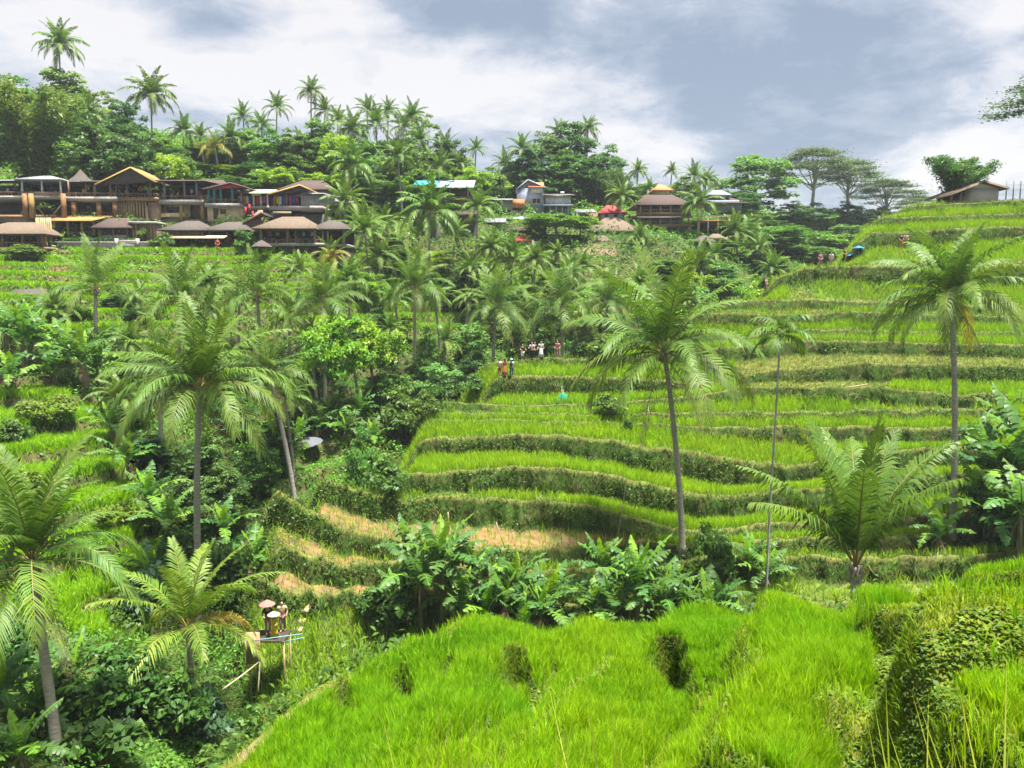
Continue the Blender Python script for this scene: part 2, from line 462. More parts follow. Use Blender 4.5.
# the terraced hill across the gully, front to back: for each terrace its lip, the foot of the bank under it, and its distance
TERR = [
    dict(lip=[(255, 578), (275, 585), (300, 592), (340, 594), (380, 591), (420, 592), (500, 600), (640, 606), (800, 600), (1024, 590)],
         foot=[(255, 603), (300, 617), (380, 616), (640, 628), (1024, 612)], Y=[(255, 46), (1024, 45)], kind=2, over=[(400, 1100, 1)]),
    dict(lip=[(280, 546), (310, 557), (340, 563), (380, 562), (420, 561), (480, 566), (560, 572), (620, 572), (700, 560), (800, 560), (1024, 555)],
         foot=[(280, 570), (310, 583), (340, 585), (380, 583), (420, 582), (560, 592), (700, 586), (1024, 580)], Y=[(255, 48.5), (1024, 48)], kind=2, over=[(460, 1100, 1)]),
    dict(lip=[(278, 492), (300, 504), (330, 522), (350, 533), (390, 537), (440, 546), (500, 551), (560, 549), (600, 545), (640, 547), (700, 545), (800, 540), (1024, 530)],
         foot=[(278, 525), (310, 537), (345, 556), (390, 560), (440, 562), (560, 569), (640, 568), (800, 558), (1024, 550)], Y=[(278, 54), (350, 52), (440, 51), (600, 51.5), (1024, 52)], kind=2, over=[(660, 1100, 0)]),
    dict(lip=[(325, 480), (350, 488), (380, 495), (405, 503), (440, 498), (480, 499), (540, 502), (580, 506), (610, 511), (640, 522), (690, 531), (760, 525), (1024, 510)],
         foot=[(325, 500), (350, 513), (390, 521), (420, 523), (480, 525), (540, 529), (610, 536), (690, 546), (1024, 528)], Y=[(325, 56.5), (405, 55.5), (1024, 55)], kind=1, over=[(300, 400, 3), (560, 1100, 0)]),
    dict(lip=[(383, 470), (390, 475), (428, 474), (450, 471), (480, 469), (520, 467), (560, 468), (600, 474), (635, 482), (665, 489), (690, 494), (735, 495), (800, 490), (900, 478), (1024, 470)],
         foot=[(383, 487), (400, 497), (440, 491), (480, 492), (540, 494), (580, 500), (620, 507), (640, 513), (690, 521), (740, 520), (900, 500), (1024, 490)], Y=[(383, 60), (1024, 58.5)], kind=0),
    dict(lip=[(425, 440), (465, 437), (500, 436), (540, 435), (580, 438), (620, 443), (650, 447), (690, 452), (720, 457), (760, 464), (790, 467), (850, 455), (900, 450), (1024, 445)],
         foot=[(425, 457), (460, 456), (500, 455), (540, 456), (600, 465), (640, 471), (700, 484), (730, 489), (790, 488), (850, 480), (1024, 468)], Y=[(425, 65), (700, 63.5), (1024, 62)], kind=0),
    dict(lip=[(432, 421), (540, 421), (640, 424), (740, 427), (810, 428), (860, 427), (970, 428), (1024, 425)],
         foot=[(432, 424), (540, 425), (640, 428), (740, 440), (810, 446), (860, 446), (970, 450), (1024, 445)], Y=[(432, 67.5), (700, 67), (1024, 66)], kind=0),
    dict(lip=[(436, 413), (540, 414), (600, 415), (700, 412), (745, 412), (830, 414), (865, 411), (900, 411), (1024, 409)],
         foot=[(436, 418), (600, 420), (745, 420), (830, 421), (900, 421), (1024, 420)], Y=[(436, 69), (1024, 68.5)], kind=0, over=[(430, 600, 3), (850, 1100, 1)]),
    dict(lip=[(440, 403), (480, 404), (520, 407), (545, 405), (600, 405), (660, 400), (700, 396), (735, 388), (790, 388), (840, 388), (885, 387), (905, 391), (950, 395), (990, 394), (1024, 395)],
         foot=[(440, 411), (520, 412), (600, 411), (700, 406), (760, 399), (830, 400), (880, 405), (950, 408), (1024, 408)], Y=[(440, 72), (700, 71.5), (1024, 70)], kind=0, over=[(430, 560, 3), (735, 890, 12)]),
    dict(lip=[(500, 377), (560, 377), (610, 377), (650, 380), (690, 384), (720, 384), (760, 372), (830, 367), (860, 362), (900, 364), (1024, 366)],
         foot=[(500, 396), (560, 397), (690, 394), (735, 386), (760, 383), (830, 381), (900, 383), (1024, 384)], Y=[(500, 76.5), (700, 75), (1024, 73.5)], kind=0, over=[(735, 1100, 12)]),
    dict(lip=[(488, 363), (515, 362), (550, 358), (565, 359), (600, 361), (660, 352), (700, 349), (740, 347), (800, 341), (850, 341), (905, 343), (960, 344), (1024, 345)],
         foot=[(488, 367), (600, 367), (660, 366), (700, 362), (740, 360), (800, 354), (850, 354), (1024, 358)], Y=[(488, 79.5), (600, 79.5), (700, 78), (1024, 76.5)], kind=0, over=[(470, 600, 1), (800, 880, 3)]),
    dict(lip=[(600, 352), (660, 340), (690, 337), (740, 338), (790, 330), (850, 331), (1024, 333)],
         foot=[(600, 356), (660, 346), (740, 345), (790, 337), (1024, 338)], Y=[(600, 82), (1024, 79.5)], kind=0),
    dict(lip=[(640, 330), (700, 313), (745, 313), (800, 316), (820, 314), (850, 311), (1024, 318)],
         foot=[(640, 340), (700, 325), (745, 327), (800, 326), (850, 322), (1024, 327)], Y=[(640, 83.5), (1024, 81.5)], kind=3),
    dict(lip=[(695, 310), (720, 303), (760, 300), (815, 300), (880, 302), (940, 304), (1024, 307)],
         foot=[(695, 312), (720, 309), (760, 309), (815, 309), (850, 309), (940, 312), (1024, 314)], Y=[(690, 85), (1024, 83.5)], kind=0, over=[(785, 900, 3)]),
    dict(lip=[(782, 276), (800, 270), (815, 267), (850, 266), (880, 266), (950, 264), (1024, 262)],
         foot=[(782, 288), (815, 280), (850, 281), (880, 285), (1024, 286)], Y=[(782, 88), (1024, 87)], kind=0, over=[(840, 930, 3)]),
    dict(lip=[(862, 240), (872, 233), (920, 231), (960, 228), (1024, 226)],
         foot=[(862, 256), (872, 248), (920, 246), (1024, 240)], Y=[(862, 92), (1024, 91)], kind=0),
    dict(lip=[(872, 224), (885, 218), (920, 217), (975, 215), (1024, 213)],
         foot=[(872, 229), (920, 224), (1024, 220)], Y=[(872, 94.5), (1024, 93.5)], kind=0),
    dict(lip=[(903, 210), (915, 206), (960, 204), (1024, 200)],
         foot=[(903, 216), (920, 212), (1024, 207)], Y=[(903, 97), (1024, 96)], kind=0),
]
RA = np.linspace(-.36, 1.15, 1000)


def curve(pts, Yk, dY, flank=True):
    a, y, z = [], [], []
    for px, py in pts:
        Y = np.interp(px, [k[0] for k in Yk], [k[1] for k in Yk]) + dY
        p = at(px, py, Y); a.append(p.x / Y); y.append(Y); z.append(p.z)
    s = (z[-1] - z[-2]) / (a[-1] - a[-2]) * .2
    a = [a[0] - .26, a[0] - .11, a[0] - .05, a[0] - .022, a[0] - .008] + a + [1.15]
    y = [y[0] - 2.5, y[0] - 2.5, y[0] - .9, y[0] - .3, y[0] - .05] + y + [y[-1]]
    z = [z[0] - 45, z[0] - 13, z[0] - 5.5, z[0] - 2.0, z[0] - .35] + z + [z[-1] + s * .2]
    return np.interp(RA, a, y), np.interp(RA, a, z)


def build_R():
    rowsY, rowsZ, rk = [], [], []           # rk: 0 rice tread, 1 bare tread, 2 straw tread, 3 rough tread, 10 bank, 11 lip
    j1 = (fbm(RA * 60, RA * 0, 5, 3) - .5)
    prev = None
    for k, t in enumerate(TERR):
        jit = (fbm(RA * 45, RA * 0 + k * 3.7, 21, 3) - .5) * 2.5
        yf, zf = curve(t['foot'], t['Y'], -.55); yl, zl = curve(t['lip'], t['Y'], 0)
        yf, yl = yf + jit, yl + jit * .9
        if prev is not None:
            yf = np.maximum(yf, prev[0] + .25)
            yl = np.maximum(yl, yf + .12)
            n = 6
            for i in range(1, n):
                s = i / n
                rowsY.append(prev[0] * (1 - s) + yf * s); rowsZ.append(prev[1] * (1 - s) + zf * s - .08 * math.sin(math.pi * s)); rk.append(prev[2])
        rowsY.append(yf); rowsZ.append(zf); rk.append(10)
        n = 6
        for i in range(1, n):
            s = i / n
            rowsY.append(yf * (1 - s) + yl * s - .10 * math.sin(math.pi * s)); rowsZ.append(zf * (1 - s) + zl * s); rk.append(10)
        rowsY.append(yl); rowsZ.append(zl + .05); rk.append(11)
        rowsY.append(yl + .22); rowsZ.append(zl + .03); rk.append(11)
        kk = np.full(len(RA), t['kind'], float)
        for p0, p1, kv in t.get('over', []): kk[(RA > aof(p0, 400)) & (RA < aof(p1, 400))] = kv
        prev = (yl + .32, zl - .05, kk)
    for dy, dz in ((5, .1), (10, 0), (16, -1.5), (24, -8), (34, -20), (46, -32)):
        rowsY.append(prev[0] + dy); rowsZ.append(prev[1] + dz); rk.append(1 if dy < 12 else 3)
    first = (rowsY[0], rowsZ[0])
    for dy, dz in ((-1.5, -.5), (-5, -3.5), (-10, -8)):
        rowsY.insert(0, first[0] + dy); rowsZ.insert(0, first[1] + dz); rk.insert(0, 3)
    Y, Z = np.array(rowsY), np.array(rowsZ)
    rk = np.array([np.broadcast_to(np.asarray(r, float), (len(RA),)) for r in rk])
    A = np.tile(RA, (len(Y), 1))
    Z = Z + (fbm(A * Y / 1.4, Y / 1.4, 31, 3) - .5) * .30 * np.clip((Z + 60), 0, 1)
    Yj = Y + (fbm(A * Y / .9, Z / .7, 41, 2) - .5) * .35 * (rk == 10)
    return A, np.maximum.accumulate(Yj, 0), np.maximum(Z, -45), rk


RAg, RY, RZ, RK = build_R()


def Rh(X, Y):
    X, Y = np.atleast_1d(np.asarray(X, float)), np.atleast_1d(np.asarray(Y, float))
    a = X / np.maximum(Y, .1)
    i = np.clip(np.round((a - RA[0]) / (RA[1] - RA[0])).astype(int), 0, len(RA) - 1)
    out = np.full(len(X), -60.0)
    for c in np.unique(i):
        m = (i == c) & (a > RA[0])
        out[m] = np.interp(Y[m], RY[:, c], RZ[:, c], left=-60, right=-60)
    return out


# the near slope: its far edge, then small slips and banks cut into it
EDGE = [(-250, 1500, 6), (-60, 1120, 7.5), (60, 950, 9), (140, 835, 11), (180, 790, 12.5), (240, 738, 14), (300, 692, 16), (370, 648, 18.5), (405, 626, 20), (470, 622, 20.5), (560, 622, 20.5), (640, 622, 20.5),
        (690, 611, 19.8), (760, 600, 19.2), (860, 600, 19), (905, 594, 18), (960, 582, 17.2), (1024, 564, 16), (1250, 512, 15)]
_e = [(at(px, py, Y).x / Y, Y, at(px, py, Y).z) for px, py, Y in EDGE]
EA, EY, EZ = (np.array(v) for v in zip(*_e))
# slips: lip in the picture, depth of the drop, run-out length (m)
CUTS = [([(640, 646), (654, 628), (682, 625), (704, 645)], 1.25, 5.0, 20.0),
        ([(490, 656), (503, 644), (524, 643), (540, 654)], .85, 4.2, 21), ([(386, 656), (400, 646), (424, 654)], .7, 3.5, 21), ([(326, 682), (342, 668), (362, 676)], .6, 3.5, 19),
        ([(434, 648), (450, 637), (470, 648)], .55, 3.0, 22)]


def Fh_smooth(X, Y):
    a = np.clip(X / np.maximum(Y, 3.5), -1.4, 1.3)
    ye = np.interp(a, EA, EY); ze = np.interp(a, EA, EZ)
    q = np.clip((Y - .8) / 4.7, 0, 1)
    z0 = -1.75 - q * q * (3 - 2 * q) * 3.0
    z0 = z0 - np.clip(-X - .8, 0, 8) * .55 * q + np.clip(X - 2.6, 0, 4) * .42 * q
    yn = np.minimum(6.5, ye - 1)
    s = np.clip((Y - yn) / (ye - yn), 0, 1)
    zi = z0 * (1 - s) + ze * s
    z = np.where(Y < yn, z0, zi)
    over = np.maximum(Y - ye, 0)
    z = z - np.minimum(over * 1.05, 26) - .5 * np.clip(over / .8, 0, 1)
    return z, over, a


# steps between the small paddies of the near slope, as lines in the picture (bank on the near side is lower)
CHAN = [([(828, 800), (843, 768), (856, 735), (864, 700), (872, 665), (888, 640)], .26, .6), ([(630, 790), (652, 735), (672, 700), (700, 672), (712, 655)], .16, .25),
        ([(430, 742), (480, 712), (505, 695), (530, 680), (556, 655)], .16, .22), ([(556, 752), (600, 726), (640, 700)], .10, .15), ([(300, 735), (345, 705), (400, 690), (440, 672)], .10, .18),
        ([(700, 640), (740, 622), (765, 606)], .14, .2)]


def ray_F(px, py):
    lo, hi = 3.0, 40.0
    prev = None
    for Y in np.arange(3.0, 40, .1):
        p = at(px, py, Y)
        if p.z < float(Fh_smooth(np.array([p.x]), np.array([Y]))[0][0]): return p
    return at(px, py, 20)


_b = ray_F(934, 658)
BUMP = (_b.x, _b.y)
CHW = [(np.array([[*ray_F(px, py)][:2] for px, py in c]), w, d) for c, w, d in CHAN]
CUTW = []
for lip, D, Lr, _ in CUTS:
    p = np.array([[*ray_F(px, py + 8)][:2] for px, py in lip])
    CUTW.append((p[:, 0] / p[:, 1], p[:, 1], D, Lr))


def seg_dist(X, Y, P):
    d = np.full(np.shape(X), 1e9)
    for i in range(len(P) - 1):
        ax, ay = P[i]; bx, by = P[i + 1]
        t = np.clip(((X - ax) * (bx - ax) + (Y - ay) * (by - ay)) / ((bx - ax) ** 2 + (by - ay) ** 2), 0, 1)
        d = np.minimum(d, np.hypot(X - ax - t * (bx - ax), Y - ay - t * (by - ay)))
    return d


def Fstep(X, Y):
    q = (.93 * X - .36 * Y) / 2.5 + (fbm(X / 4.5, Y / 4.5, 66, 2) - .5) * 1.3 + .35
    f = q - np.floor(q)
    r = np.clip((f - .80) / .16, 0, 1); r = r * r * (3 - 2 * r)
    return f, r


def Fh(X, Y, extra=False):
    X, Y = np.asarray(X, float), np.asarray(Y, float)
    z, over, a = Fh_smooth(X, Y)
    f, r = Fstep(X, Y)
    z = z + .80 * (r - f) * np.clip((Y - 4) / 2, 0, 1) * np.clip(1 - over, 0, 1)
    z = z + (fbm(X / 2.3, Y / 2.3, 61, 3) - .5) * .35 * np.clip(Y / 6, 0, 1)
    bd = ((X - BUMP[0]) / 1.25) ** 2 + ((Y - BUMP[1]) / 1.35) ** 2 + (fbm(X / .6, Y / .6, 69, 3) - .5) * .5
    z = z + .72 * np.clip(1 - bd, 0, 1) ** .65
    bare = (bd < 1.25) * 1.0
    for P, w, d in CHW:
        ds = seg_dist(X, Y, P)
        g = np.exp(-(ds / (w * 1.3)) ** 2)
        z = z - g * d; bare = np.maximum(bare, (ds < w).astype(float))
    bare = np.maximum(bare, ((f > .82) | (f < .03)) * 1.0)
    cut = np.zeros(X.shape)
    for ca, cyy, D, Lr in CUTW:
        u = np.clip((a - ca[0]) / (ca[-1] - ca[0]), 0, 1)
        inside = np.sin(np.pi * u) ** .9
        t = np.interp(a, ca, cyy) - Y - (1 - inside) * 1.1 + (fbm(X / .5, Y / .5, 68, 3) - .5) * .55
        c = np.clip(t / .42, 0, 1) * np.clip(1 - t / Lr, 0, 1) * inside
        z = z - c * D * np.clip(inside, 0, 1)
        cut = np.maximum(cut, ((t > -.1) & (t < Lr * .34) & (inside > .25)) * 1.0)
    return (z, over, bare, cut) if extra else z


def G(X, Y):
    X, Y = np.atleast_1d(np.asarray(X, float)), np.atleast_1d(np.asarray(Y, float))
    return np.maximum(np.maximum(Lh(X, Y), Rh(X, Y)), np.where((Y < 48) & (np.abs(X) < 34), Fh(X, Y), -60))


def gpt(px, Y, dz=0.0):
    """the point of the ground seen on bearing px at distance Y"""
    py = 400
    for _ in range(4):
        x = at(px, py, Y).x
        z = float(G(x, Y)[0])
        py = float(project([[x, Y, z]])[1][0])
    return Vector((x, Y, z + dz))


def grid_quads(nr, nc):
    i = np.arange(nr * nc).reshape(nr, nc)
    return np.stack([i[:-1, :-1], i[:-1, 1:], i[1:, 1:], i[1:, :-1]], -1).reshape(-1, 4)


GREEN_L = np.array((.060, .115, .018)); GREEN_D = np.array((.035, .068, .014)); SOIL = np.array((.16, .105, .055)); OLIVE = np.array((.105, .115, .030))
STRAW = np.array((.235, .15, .058)); LIPC = np.array((.19, .19, .05)); RICEG = np.array((.10, .20, .015))


def mixc(a, b, t):
    t = np.asarray(t)[..., None]
    return a * (1 - t) + b * t


def build_ground():
    # valley and far hillside
    A, Yg = np.meshgrid(LA, LY); X = A * Yg
    n = fbm(X / 5, Yg / 5, 71, 4); n2 = fbm(X / 1.7, Yg / 1.7, 72, 3)
    c = mixc(mixc(GREEN_D, GREEN_L, n), OLIVE, np.clip(n2 * 1.6 - .5, 0, 1))
    gz = np.gradient(LZ, axis=0) / np.gradient(LY)[:, None]
    c = np.where((gz > .85)[..., None], mixc(GREEN_D, SOIL, np.clip(n2, 0, 1) * .7), c)
    px, py = project(np.stack([X.ravel(), Yg.ravel(), LZ.ravel()], 1))
    red = (in_poly(px, py, [(40, 272), (55, 264), (72, 266), (84, 282), (70, 284), (42, 280)]) & (np.abs(Yg.ravel() - 100) < 14)).reshape(X.shape)
    brn = (in_poly(px, py, [(560, 252), (600, 243), (618, 250), (612, 275), (590, 285), (566, 270)]) & (np.abs(Yg.ravel() - 148) < 16)).reshape(X.shape)
    c = np.where(red[..., None], np.array((.22, .12, .075)) * (.7 + .6 * n2[..., None]), c)
    c = np.where(brn[..., None], np.array((.19, .14, .085)) * (.7 + .6 * n2[..., None]), c)
    g = Geo().add(np.stack([X, Yg, LZ], -1), grid_quads(len(LY), len(LA)), None, c.reshape(-1, 3))
    tag(g.build('ground', M['ground'], None, True), kind='structure')
    # the terraced hill
    X = RAg * RY
    n = fbm(X / 2.2, RY / 2.2, 81, 4); n2 = fbm(X / .8, RZ / .5, 82, 3)
    c = np.empty(X.shape + (3,))
    px, py = project(np.stack([X.ravel(), RY.ravel(), RZ.ravel()], 1)); px = px.reshape(X.shape)
    bank = mixc(mixc(GREEN_D, GREEN_L, n), SOIL * .7, np.clip(n2 * 2.2 - 1.0, 0, .5))
    c = mixc(RICEG, GREEN_L, n * .6)
    for k, v in ((10, bank), (11, mixc(LIPC, OLIVE, n)), (2, mixc(mixc(STRAW, SOIL * 1.2, np.clip(n * 2.2 - .7, 0, 1)), OLIVE, np.clip(n2 * 2.4 - 1.1, 0, .9))),
                 (1, mixc(mixc(OLIVE, STRAW * .8, np.clip(n2 * 2 - .6, 0, 1)), RICEG, np.clip((px - 360) / 160, 0, .6))), (3, mixc(OLIVE * 1.3, RICEG, np.clip(n * 2 - .5, 0, 1))), (12, mixc(np.array((.15, .16, .035)), OLIVE, n))):
        c = np.where((RK == k)[..., None], v, c)
    g = Geo().add(np.stack([X, RY, RZ], -1), grid_quads(*X.shape), None, c.reshape(-1, 3))
    tag(g.build('hillside', M['ground'], None, True), kind='structure')
    # the near slope
    xs = np.arange(-30, 30.01, .09); ys = np.arange(-8, 44, .09)
    X, Yg = np.meshgrid(xs, ys)
    Z, over, bare, cut = Fh(X, Yg, True)
    n = fbm(X / 1.1, Yg / 1.1, 91, 4); n2 = fbm(X / .35, Yg / .35, 92, 3)
    c = mixc(GREEN_L * .8, np.array((.13, .16, .02)), n)
    c = np.where((bare > 0)[..., None], mixc(OLIVE * .7, np.array((.20, .21, .035)), n2), c)
    c = np.where((cut > 0)[..., None], mixc(np.array((.06, .085, .016)), SOIL * .38, np.clip(n2 * 2 - .6, 0, 1)), c)
    a = X / np.maximum(Yg, 3.5)
    trail = (over <= 0) & (np.interp(a, EA, EY) - Yg < 1.5) & (np.interp(a, EA, EY) - Yg > .85) & (a < -.14) & (n2 + n > .95)
    c = np.where(trail[..., None], np.array((.22, .16, .09)) * (.8 + .4 * n2[..., None]), c)
    c = np.where((over > .2)[..., None], mixc(GREEN_D, SOIL, np.clip(n2 * 1.5 - .5, 0, 1)), c)
    px, py = project(np.stack([X.ravel(), Yg.ravel(), Z.ravel()], 1))
    dirt = in_poly(px, py, [(900, 712), (912, 700), (922, 699), (926, 710), (914, 722), (905, 722)]).reshape(X.shape) & (Yg > 4)
    c = np.where(dirt[..., None], np.array((.24, .12, .05)) * (.7 + .6 * n2[..., None]), c)
    g = Geo().add(np.stack([X, Yg, Z], -1), grid_quads(*X.shape), None, c.reshape(-1, 3))
    tag(g.build('paddy_field', M['ground'], None, True), kind='structure')


build_ground()
# ------------------------------------------------------------------ plants: geometry makers
RNG = np.random.default_rng(11)


def blades(P, h, w, lean, c0, c1, rng, bend=.5):
    """grass or rice blades: a quad and a tip each"""
    n = len(P)
    if n == 0: return Geo()
    az = rng.uniform(0, 2 * math.pi, n); wd = rng.uniform(0, 2 * math.pi, n)
    ln = lean * rng.uniform(.3, 1.4, n)
    d = np.stack([np.cos(az), np.sin(az), np.zeros(n)], 1); s = np.stack([np.cos(wd), np.sin(wd), np.zeros(n)], 1)
    h = np.broadcast_to(h, (n,))[:, None]; w = np.broadcast_to(w, (n,))[:, None]
    up = np.array([0, 0, 1.0])
    m = P + up * h * .58 + d * h * (ln * .35)[:, None]
    t = P + up * h * (1 - .25 * ln[:, None]) + d * h * (ln * (1 - bend) + ln * bend)[:, None]
    V = np.stack([P - s * w * .5, P + s * w * .5, m + s * w * .45, m - s * w * .45, t], 1).reshape(-1, 3)
    i = np.arange(n) * 5
    Q = np.stack([i, i + 1, i + 2, i + 3], 1); T = np.stack([i + 3, i + 2, i + 4], 1)
    k = rng.random(n)[:, None] ** 1.2
    c = c0 * (1 - k) + c1 * k
    C = np.repeat(c, 5, 0)
    return Geo().add(V, Q, T, C)


def leaf_quads(P, size, rng, col, asp=.45, flat=.5, N=None):
    """loose leaves: rhombs with a free tilt"""
    n = len(P)
    nz = rng.normal(size=(n, 3)); nz[:, 2] = np.abs(nz[:, 2]) + flat
    if N is not None: nz += N
    nz /= np.linalg.norm(nz, axis=1)[:, None]
    r = rng.normal(size=(n, 3)); r[:, 2] -= .35
    e1 = r - nz * (r * nz).sum(1)[:, None]; e1 /= np.linalg.norm(e1, axis=1)[:, None] + 1e-9
    e2 = np.cross(nz, e1)
    L = (size * rng.uniform(.6, 1.35, n))[:, None]
    fold = nz * L * .12
    V = np.stack([P - e1 * L * .5, P + e2 * L * asp * .5 + fold, P + e1 * L * .5, P - e2 * L * asp * .5 + fold], 1).reshape(-1, 3)
    i = np.arange(n) * 4
    Q = np.stack([i, i + 1, i + 2, i + 3], 1)
    return Geo().add(V, Q, None, np.repeat(np.broadcast_to(col, (n, 3)), 4, 0))


def frond_curve(L, e0, e1, n, p=1.25):
    t = np.linspace(0, 1, n)
    e = np.radians(e0 + (e1 - e0) * t ** p)
    ds = L / (n - 1)
    x = np.concatenate([[0], np.cumsum(np.cos((e[:-1] + e[1:]) / 2) * ds)]); z = np.concatenate([[0], np.cumsum(np.sin((e[:-1] + e[1:]) / 2) * ds)])
    return t, np.stack([x, np.zeros(n), z], 1), np.stack([np.cos(e), np.zeros(n), np.sin(e)], 1), np.stack([-np.sin(e), np.zeros(n), np.cos(e)], 1)


def frond(L, e0, e1, n, rng, c0, c1, ll=.85, lw=.05, droop=.5, start=.13, gappy=0.0, twist=0.0):
    """a feather leaf along +X: a rachis and two rows of hanging leaflets"""
    g = Geo()
    t, P, T, U = frond_curve(L, e0, e1, 14)
    g.tube(P, np.linspace(.035, .006, 14) * L / 4.5, 4, np.array((.22, .21, .06)), False)
    ts = np.linspace(start, .99, n)
    tt = np.repeat(ts, 2) + rng.uniform(-.5, .5, 2 * n) * (.8 / n)
    sd = np.tile([1.0, -1.0], n)
    keep = rng.random(2 * n) > gappy
    tt, sd = np.clip(tt, start, 1)[keep], sd[keep]; m = len(tt)
    b = np.stack([np.interp(tt, t, P[:, k]) for k in range(3)], 1)
    tg = np.stack([np.interp(tt, t, T[:, k]) for k in range(3)], 1); u = np.stack([np.interp(tt, t, U[:, k]) for k in range(3)], 1)
    prof = np.interp(tt, [start, .25, .45, .75, 1], [.55, .95, 1, .72, .32])
    ln = (ll * L / 4.5 * prof * rng.uniform(.85, 1.1, m))[:, None]
    fw = np.interp(tt, [0, .6, 1], [.55, .85, 1.7])[:, None] + rng.normal(0, .10, (m, 1))
    side = np.array([[0, 1.0, 0]]) * sd[:, None]
    tw = math.radians(twist)
    side = side * math.cos(tw) + u * math.sin(tw) * sd[:, None]
    d = side + tg * fw + u * .30
    d /= np.linalg.norm(d, axis=1)[:, None]
    down = np.array([[0, 0, -1.0]])
    dr = droop * rng.uniform(.6, 1.4, (m, 1))
    p1 = b + d * ln * .5 + down * ln * .10 * dr
    p2 = b + d * ln * .92 + down * ln * .62 * dr
    wv = tg * (lw * L / 4.5) * rng.uniform(.8, 1.2, (m, 1))
    V = np.stack([b - wv * .3, b + wv * .3, p1 + wv * .5, p1 - wv * .5, p2], 1).reshape(-1, 3)
    i = np.arange(m) * 5
    k = rng.random((m, 1)) * .7 + .3 * tt[:, None]
    g.add(V, np.stack([i, i + 1, i + 2, i + 3], 1), np.stack([i + 3, i + 2, i + 4], 1), np.repeat(c0 * (1 - k) + c1 * k, 5, 0))
    return g


PALM_D = np.array((.040, .110, .020)); PALM_L = np.array((.120, .205, .024)); PALM_Y = np.array((.25, .22, .035)); DEAD = np.array((.26, .19, .11)); PALM_B = np.array((.055, .115, .050))


def rot_z(a): return Matrix.Rotation(a, 4, 'Z')


def palm_fronds(nf, L, nl, seed, droop=.55, lw=.05, young=.25, hang=.25, yellow=0, spread=1.0, fan=92):
    """list of (geometry, azimuth) for a coconut crown, young spears first, old hanging leaves last"""
    rng = np.random.default_rng(seed)
    out = []
    for i in range(nf):
        s = (i + .5) / nf
        az = i * 2.39996 + rng.uniform(-.25, .25)
        e0 = 86 - fan * s ** 1.05 + rng.uniform(-6, 6)
        bend = (26 + 78 * min(1, s * 1.5)) * rng.uniform(.85, 1.15) * spread
        old = s > 1 - hang
        c0, c1 = (PALM_D, PALM_L) if s < .5 else (PALM_D * 1.05, PALM_L * .85 + PALM_B * .15)
        if old: c0, c1 = PALM_D * 1.2, PALM_L * .7 + PALM_Y * .25
        if yellow and i >= nf - yellow: c0, c1 = PALM_Y * .7, PALM_Y * 1.1
        f = frond(L * rng.uniform(.88, 1.08) * 1, e0, max(e0 - bend, -85), nl, rng, c0, c1, ll=1.02, lw=lw, droop=droop * (.65 + 1.0 * s), gappy=.05 + .1 * old, twist=rng.uniform(-25, 25))
        out.append((f, az))
    return out


def palm_crown_mesh(name, nf, L, nl, seed, **kw):
    g = Geo()
    for f, az in palm_fronds(nf, L, nl, seed, **kw): g.put(f, Matrix.Translation((0, 0, .1)) @ rot_z(az))
    return g.mesh(name, M['palm'])


def trunk_geo(H, r0, r1, lean=(0, 0), n=16, k=9, rings=True, seed=0):
    rng = np.random.default_rng(seed)
    t = np.linspace(0, 1, n)
    z = t * H
    x = lean[0] * (t ** 1.6 - 1) if lean[0] else 0 * t
    y = lean[1] * (t ** 1.6 - 1)
    x = x + .04 * np.sin(t * 5 + seed); x -= x[-1]; y -= y[-1]
    r = r1 + (r0 - r1) * (1 - t) ** .8 + .7 * r0 * np.exp(-t * H / .45)
    if rings: r = r * (1 + .05 * np.cos(np.arange(n) * math.pi))
    return Geo().tube(np.stack([x, y, z], 1), r, k)


def banana_leaf(L, W, e0, e1, rng, c0, c1, torn=.5):
    g = Geo()
    n = 17
    t, P, T, U = frond_curve(L, e0, e1, n, 1.4)
    g.tube(P, np.linspace(.03, .008, n), 4, c1 * 1.5, False)
    i0 = 2
    w = W * np.sin(np.pi * np.clip((t - t[i0]) / (1 - t[i0]) * .93 + .07, 0, 1)) ** .55
    k = rng.random()
    base = c0 * (1 - k) + c1 * k
    for sd in (1, -1):
        for i in range(i0, n - 1):
            fold = .42 - .9 * t[i] + rng.normal(0, .12 + .25 * torn)
            s = np.array([0, sd * math.cos(fold), 0]) + U[i] * math.sin(fold)
            sl = T[i] * .18
            a, b = P[i], P[i + 1] - (P[i + 1] - P[i]) * (.10 * torn)
            wi, wj = w[i] * rng.uniform(.9, 1.05), w[i + 1] * rng.uniform(.9, 1.05)
            m1, m2 = a + (s + sl) * wi * .55 + U[i] * .01, b + (s + sl) * wj * .55
            s2 = s - np.array([0, 0, .25 + .3 * torn * rng.random()])
            q1, q2 = m1 + (s2 + sl) * wi * .45, m2 + (s2 + sl) * wj * .45 - T[i] * .05 * torn
            g.add([a, b, m2, m1, q1, q2], [(0, 1, 2, 3), (3, 2, 5, 4)], None, base * rng.uniform(.85, 1.15))
    return g


BAN_D = np.array((.062, .150, .026)); BAN_L = np.array((.17, .32, .03)); BAN_B = np.array((.07, .16, .040))


